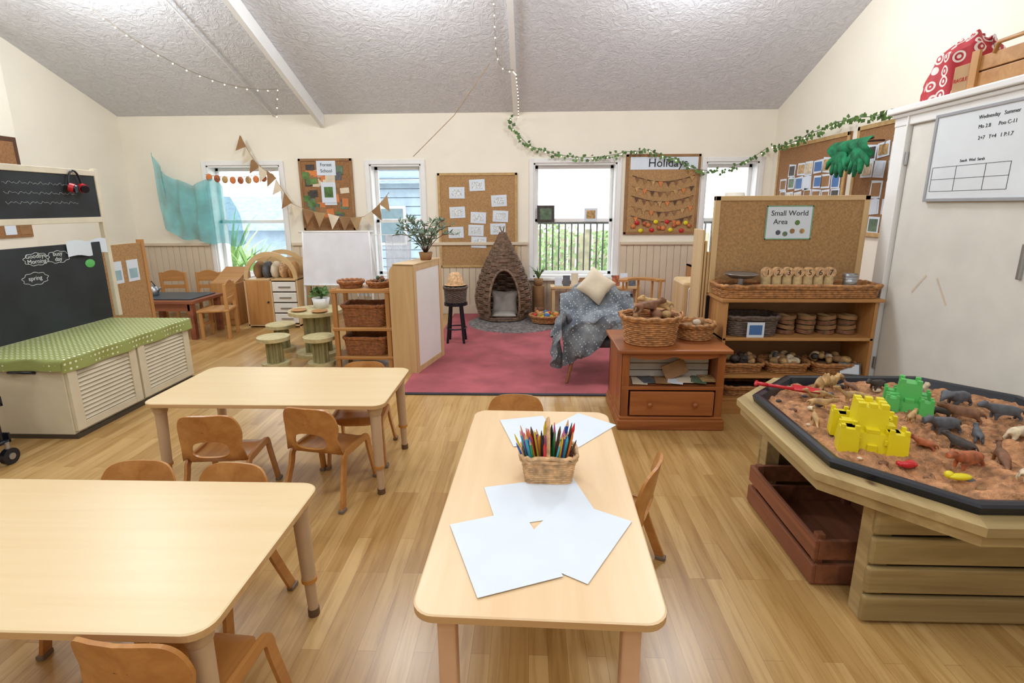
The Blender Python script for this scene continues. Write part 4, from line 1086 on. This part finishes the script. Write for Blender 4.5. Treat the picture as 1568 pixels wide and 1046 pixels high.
strung('triangle_bunting',[(X_(450),yb2,Z_(310)),(X_(505),yb2,Z_(325)),(X_(560),yb2,Z_(330)),(X_(600),yb2,Z_(295))],.03,9,yb2,[creamcl,kraft,rope],.18).done()
b=strung('autumn_leaf_garland',[(-4.38,YB-.1,1.93),(-3.42,YB-.1,1.98)],.06,0,yb,[orange])
for i in range(9):
    t=(i+.5)/9;b.sph((-4.38+.96*t,YB-.11,1.9-.05*math.sin(pi*t)),(.045,.012,.05),[orange,tor,tan][i%3],10)
b.done()
def garland(nm,pts,dens=60,ls=.05):
    b=B(nm);P=[]
    for k in range(len(pts)-1):
        p,q=Vector(pts[k]),Vector(pts[k+1]);L=(q-p).length;m=max(3,int(L/.06))
        for i in range(m):
            t=i/m;r=p.lerp(q,t);r.z-=.25*L*t*(1-t)*.4;P.append(r)
    P.append(Vector(pts[-1]));b.tube(P,.004,leaf2,5)
    for r in P:
        for j in range(dens//20):
            c=r+Vector((random.uniform(-.02,.02),random.uniform(-.02,.01),random.uniform(-.04,.02)))
            q=Vector((random.uniform(-.6,.6),random.uniform(-.4,.2),random.uniform(-1,.4))).normalized()*ls;s_=q.cross(Vector((0,1,0)))
            if s_.length<1e-4:continue
            s_=s_.normalized()*ls*.4
            b.add([c,c+q*.4+s_,c+q,c+q*.4-s_],[[0,1,2,3]],leaf)
    for i in range(0,len(P),3): b.sph(P[i]+Vector((0,-.02,-.02)),.008,bulb,6)
    b.done()
gy=YB-.09
garland('ivy_garland',[(-.25,gy,2.60),(-.22,gy,2.48),(-.12,gy,2.36),(0,gy,2.26),(.2,gy,2.2),(.55,gy,2.12),(.95,gy,2.12),(1.25,gy,2.18),(1.55,gy,2.2),(1.9,gy,2.08),(2.2,gy,1.95),(2.5,gy,1.93),(2.8,gy,2.05),(3.05,gy,2.2)])
xg=XR-.12
garland('ivy_garland',[(xg,7.0,2.22),(xg,6.6,2.2),(xg,6.1,2.26),(xg,5.6,2.3),(xg,5.3,2.3),(xg,4.9,2.26),(xg,4.75,2.26)],60,.05)
def fairy(nm,pts,step=.08):
    b=B(nm);P=[Vector(p) for p in pts]
    Q=[]
    for k in range(len(P)-1):
        m=max(1,int((P[k+1]-P[k]).length/.03))
        for i in range(m): Q.append(P[k].lerp(P[k+1],i/m))
    Q.append(P[-1]);b.tube(Q,.0035,wireM,4)
    for i in range(0,len(Q),3): b.sph(Q[i]+Vector((0,0,-.015)),.007,bulb,6)
    b.done()
def ceilz(y):return ZB+SL*(YB-y)
cat=[]
A0=Vector((-3.9,4.6,3.35));A1=Vector((-2.86,6.2,2.80))
for i in range(25):
    t=i/24;p=A0.lerp(A1,t);p.z-=.50*4*t*(1-t)*.5;cat.append(p)
cat.append(Vector((-2.9,6.2,2.52)))
fairy('fairy_light_string',cat)
fairy('fairy_light_string',[(-.33,5.0,ceilz(5.0)-.03),(-.33,5.2,3.2),(-.33,5.4,2.95),(-.30,5.5,2.85),(-.24,5.5,2.80),(-.17,5.6,2.82),(-.15,5.9,2.86),(-.14,6.5,2.75),(-.15,7.1,2.62)])
b=B('hanging_cord');b.tube([(-.45,6.2,3.03),(-.9,6.5,2.55),(-1.5,6.9,2.12)],.004,rope,5);b.done()

# ---------------- lights
def fill_panel(x,y,z,e,sx=1.3,sy=.5):  # added fill light with a made-up housing, hung out of view
    b=B('added_fill_panel',(x,y,z));b.box(-sx/2-.03,sx/2+.03,-sy/2-.03,sy/2+.03,0.01,.07,white,.01)
    for dx in(-.5,.5): b.cyl((dx,0,.07),(dx,0,(ceilz(y)-z if y>yr else zr-SL*(yr-y)-z)-.01),.006,steel)
    b.done()
    l=bpy.data.lights.new('fill_area_light','AREA');l.shape='RECTANGLE';l.size=sx;l.size_y=sy;l.energy=e;l.color=(.95,.98,1)
    o=bpy.data.objects.new('fill_area_light',l);o.location=(x,y,z-.01);sc.collection.objects.link(o)
for x,y in((-3.4,1.6),(0,1.2),(0,-1.2)): fill_panel(x,y,3.3,20)
def fill_pendant(x,y,z,e):  # added point light and invented fitting, brightens walls and ceiling evenly
    b=B('added_pendant_fitting',(x,y,z));b.lathe([(.001,.36),(.05,.35),(.06,.3),(.055,.3)],white);b.cyl((0,0,.35),(0,0,(ceilz(y) if y>yr else zr-SL*(yr-y))-z-.01),.006,white);b.done()
    l=bpy.data.lights.new('fill_point_light','POINT');l.shadow_soft_size=.22;l.energy=e;l.color=(.92,.965,1)
    o=bpy.data.objects.new('fill_point_light',l);o.location=(x,y,z);sc.collection.objects.link(o)
for x in(-3.9,-1.3,1.5): fill_pendant(x,4.5,3.2,80)
for x in(-2.2,1.6): fill_pendant(x,.2,3.0,42)
w=bpy.data.worlds.new('World');sc.world=w;w.use_nodes=True
bg=w.node_tree.nodes['Background'];bg.inputs[0].default_value=(.92,.965,1,1);bg.inputs[1].default_value=3.8
sc.view_settings.view_transform='Standard'
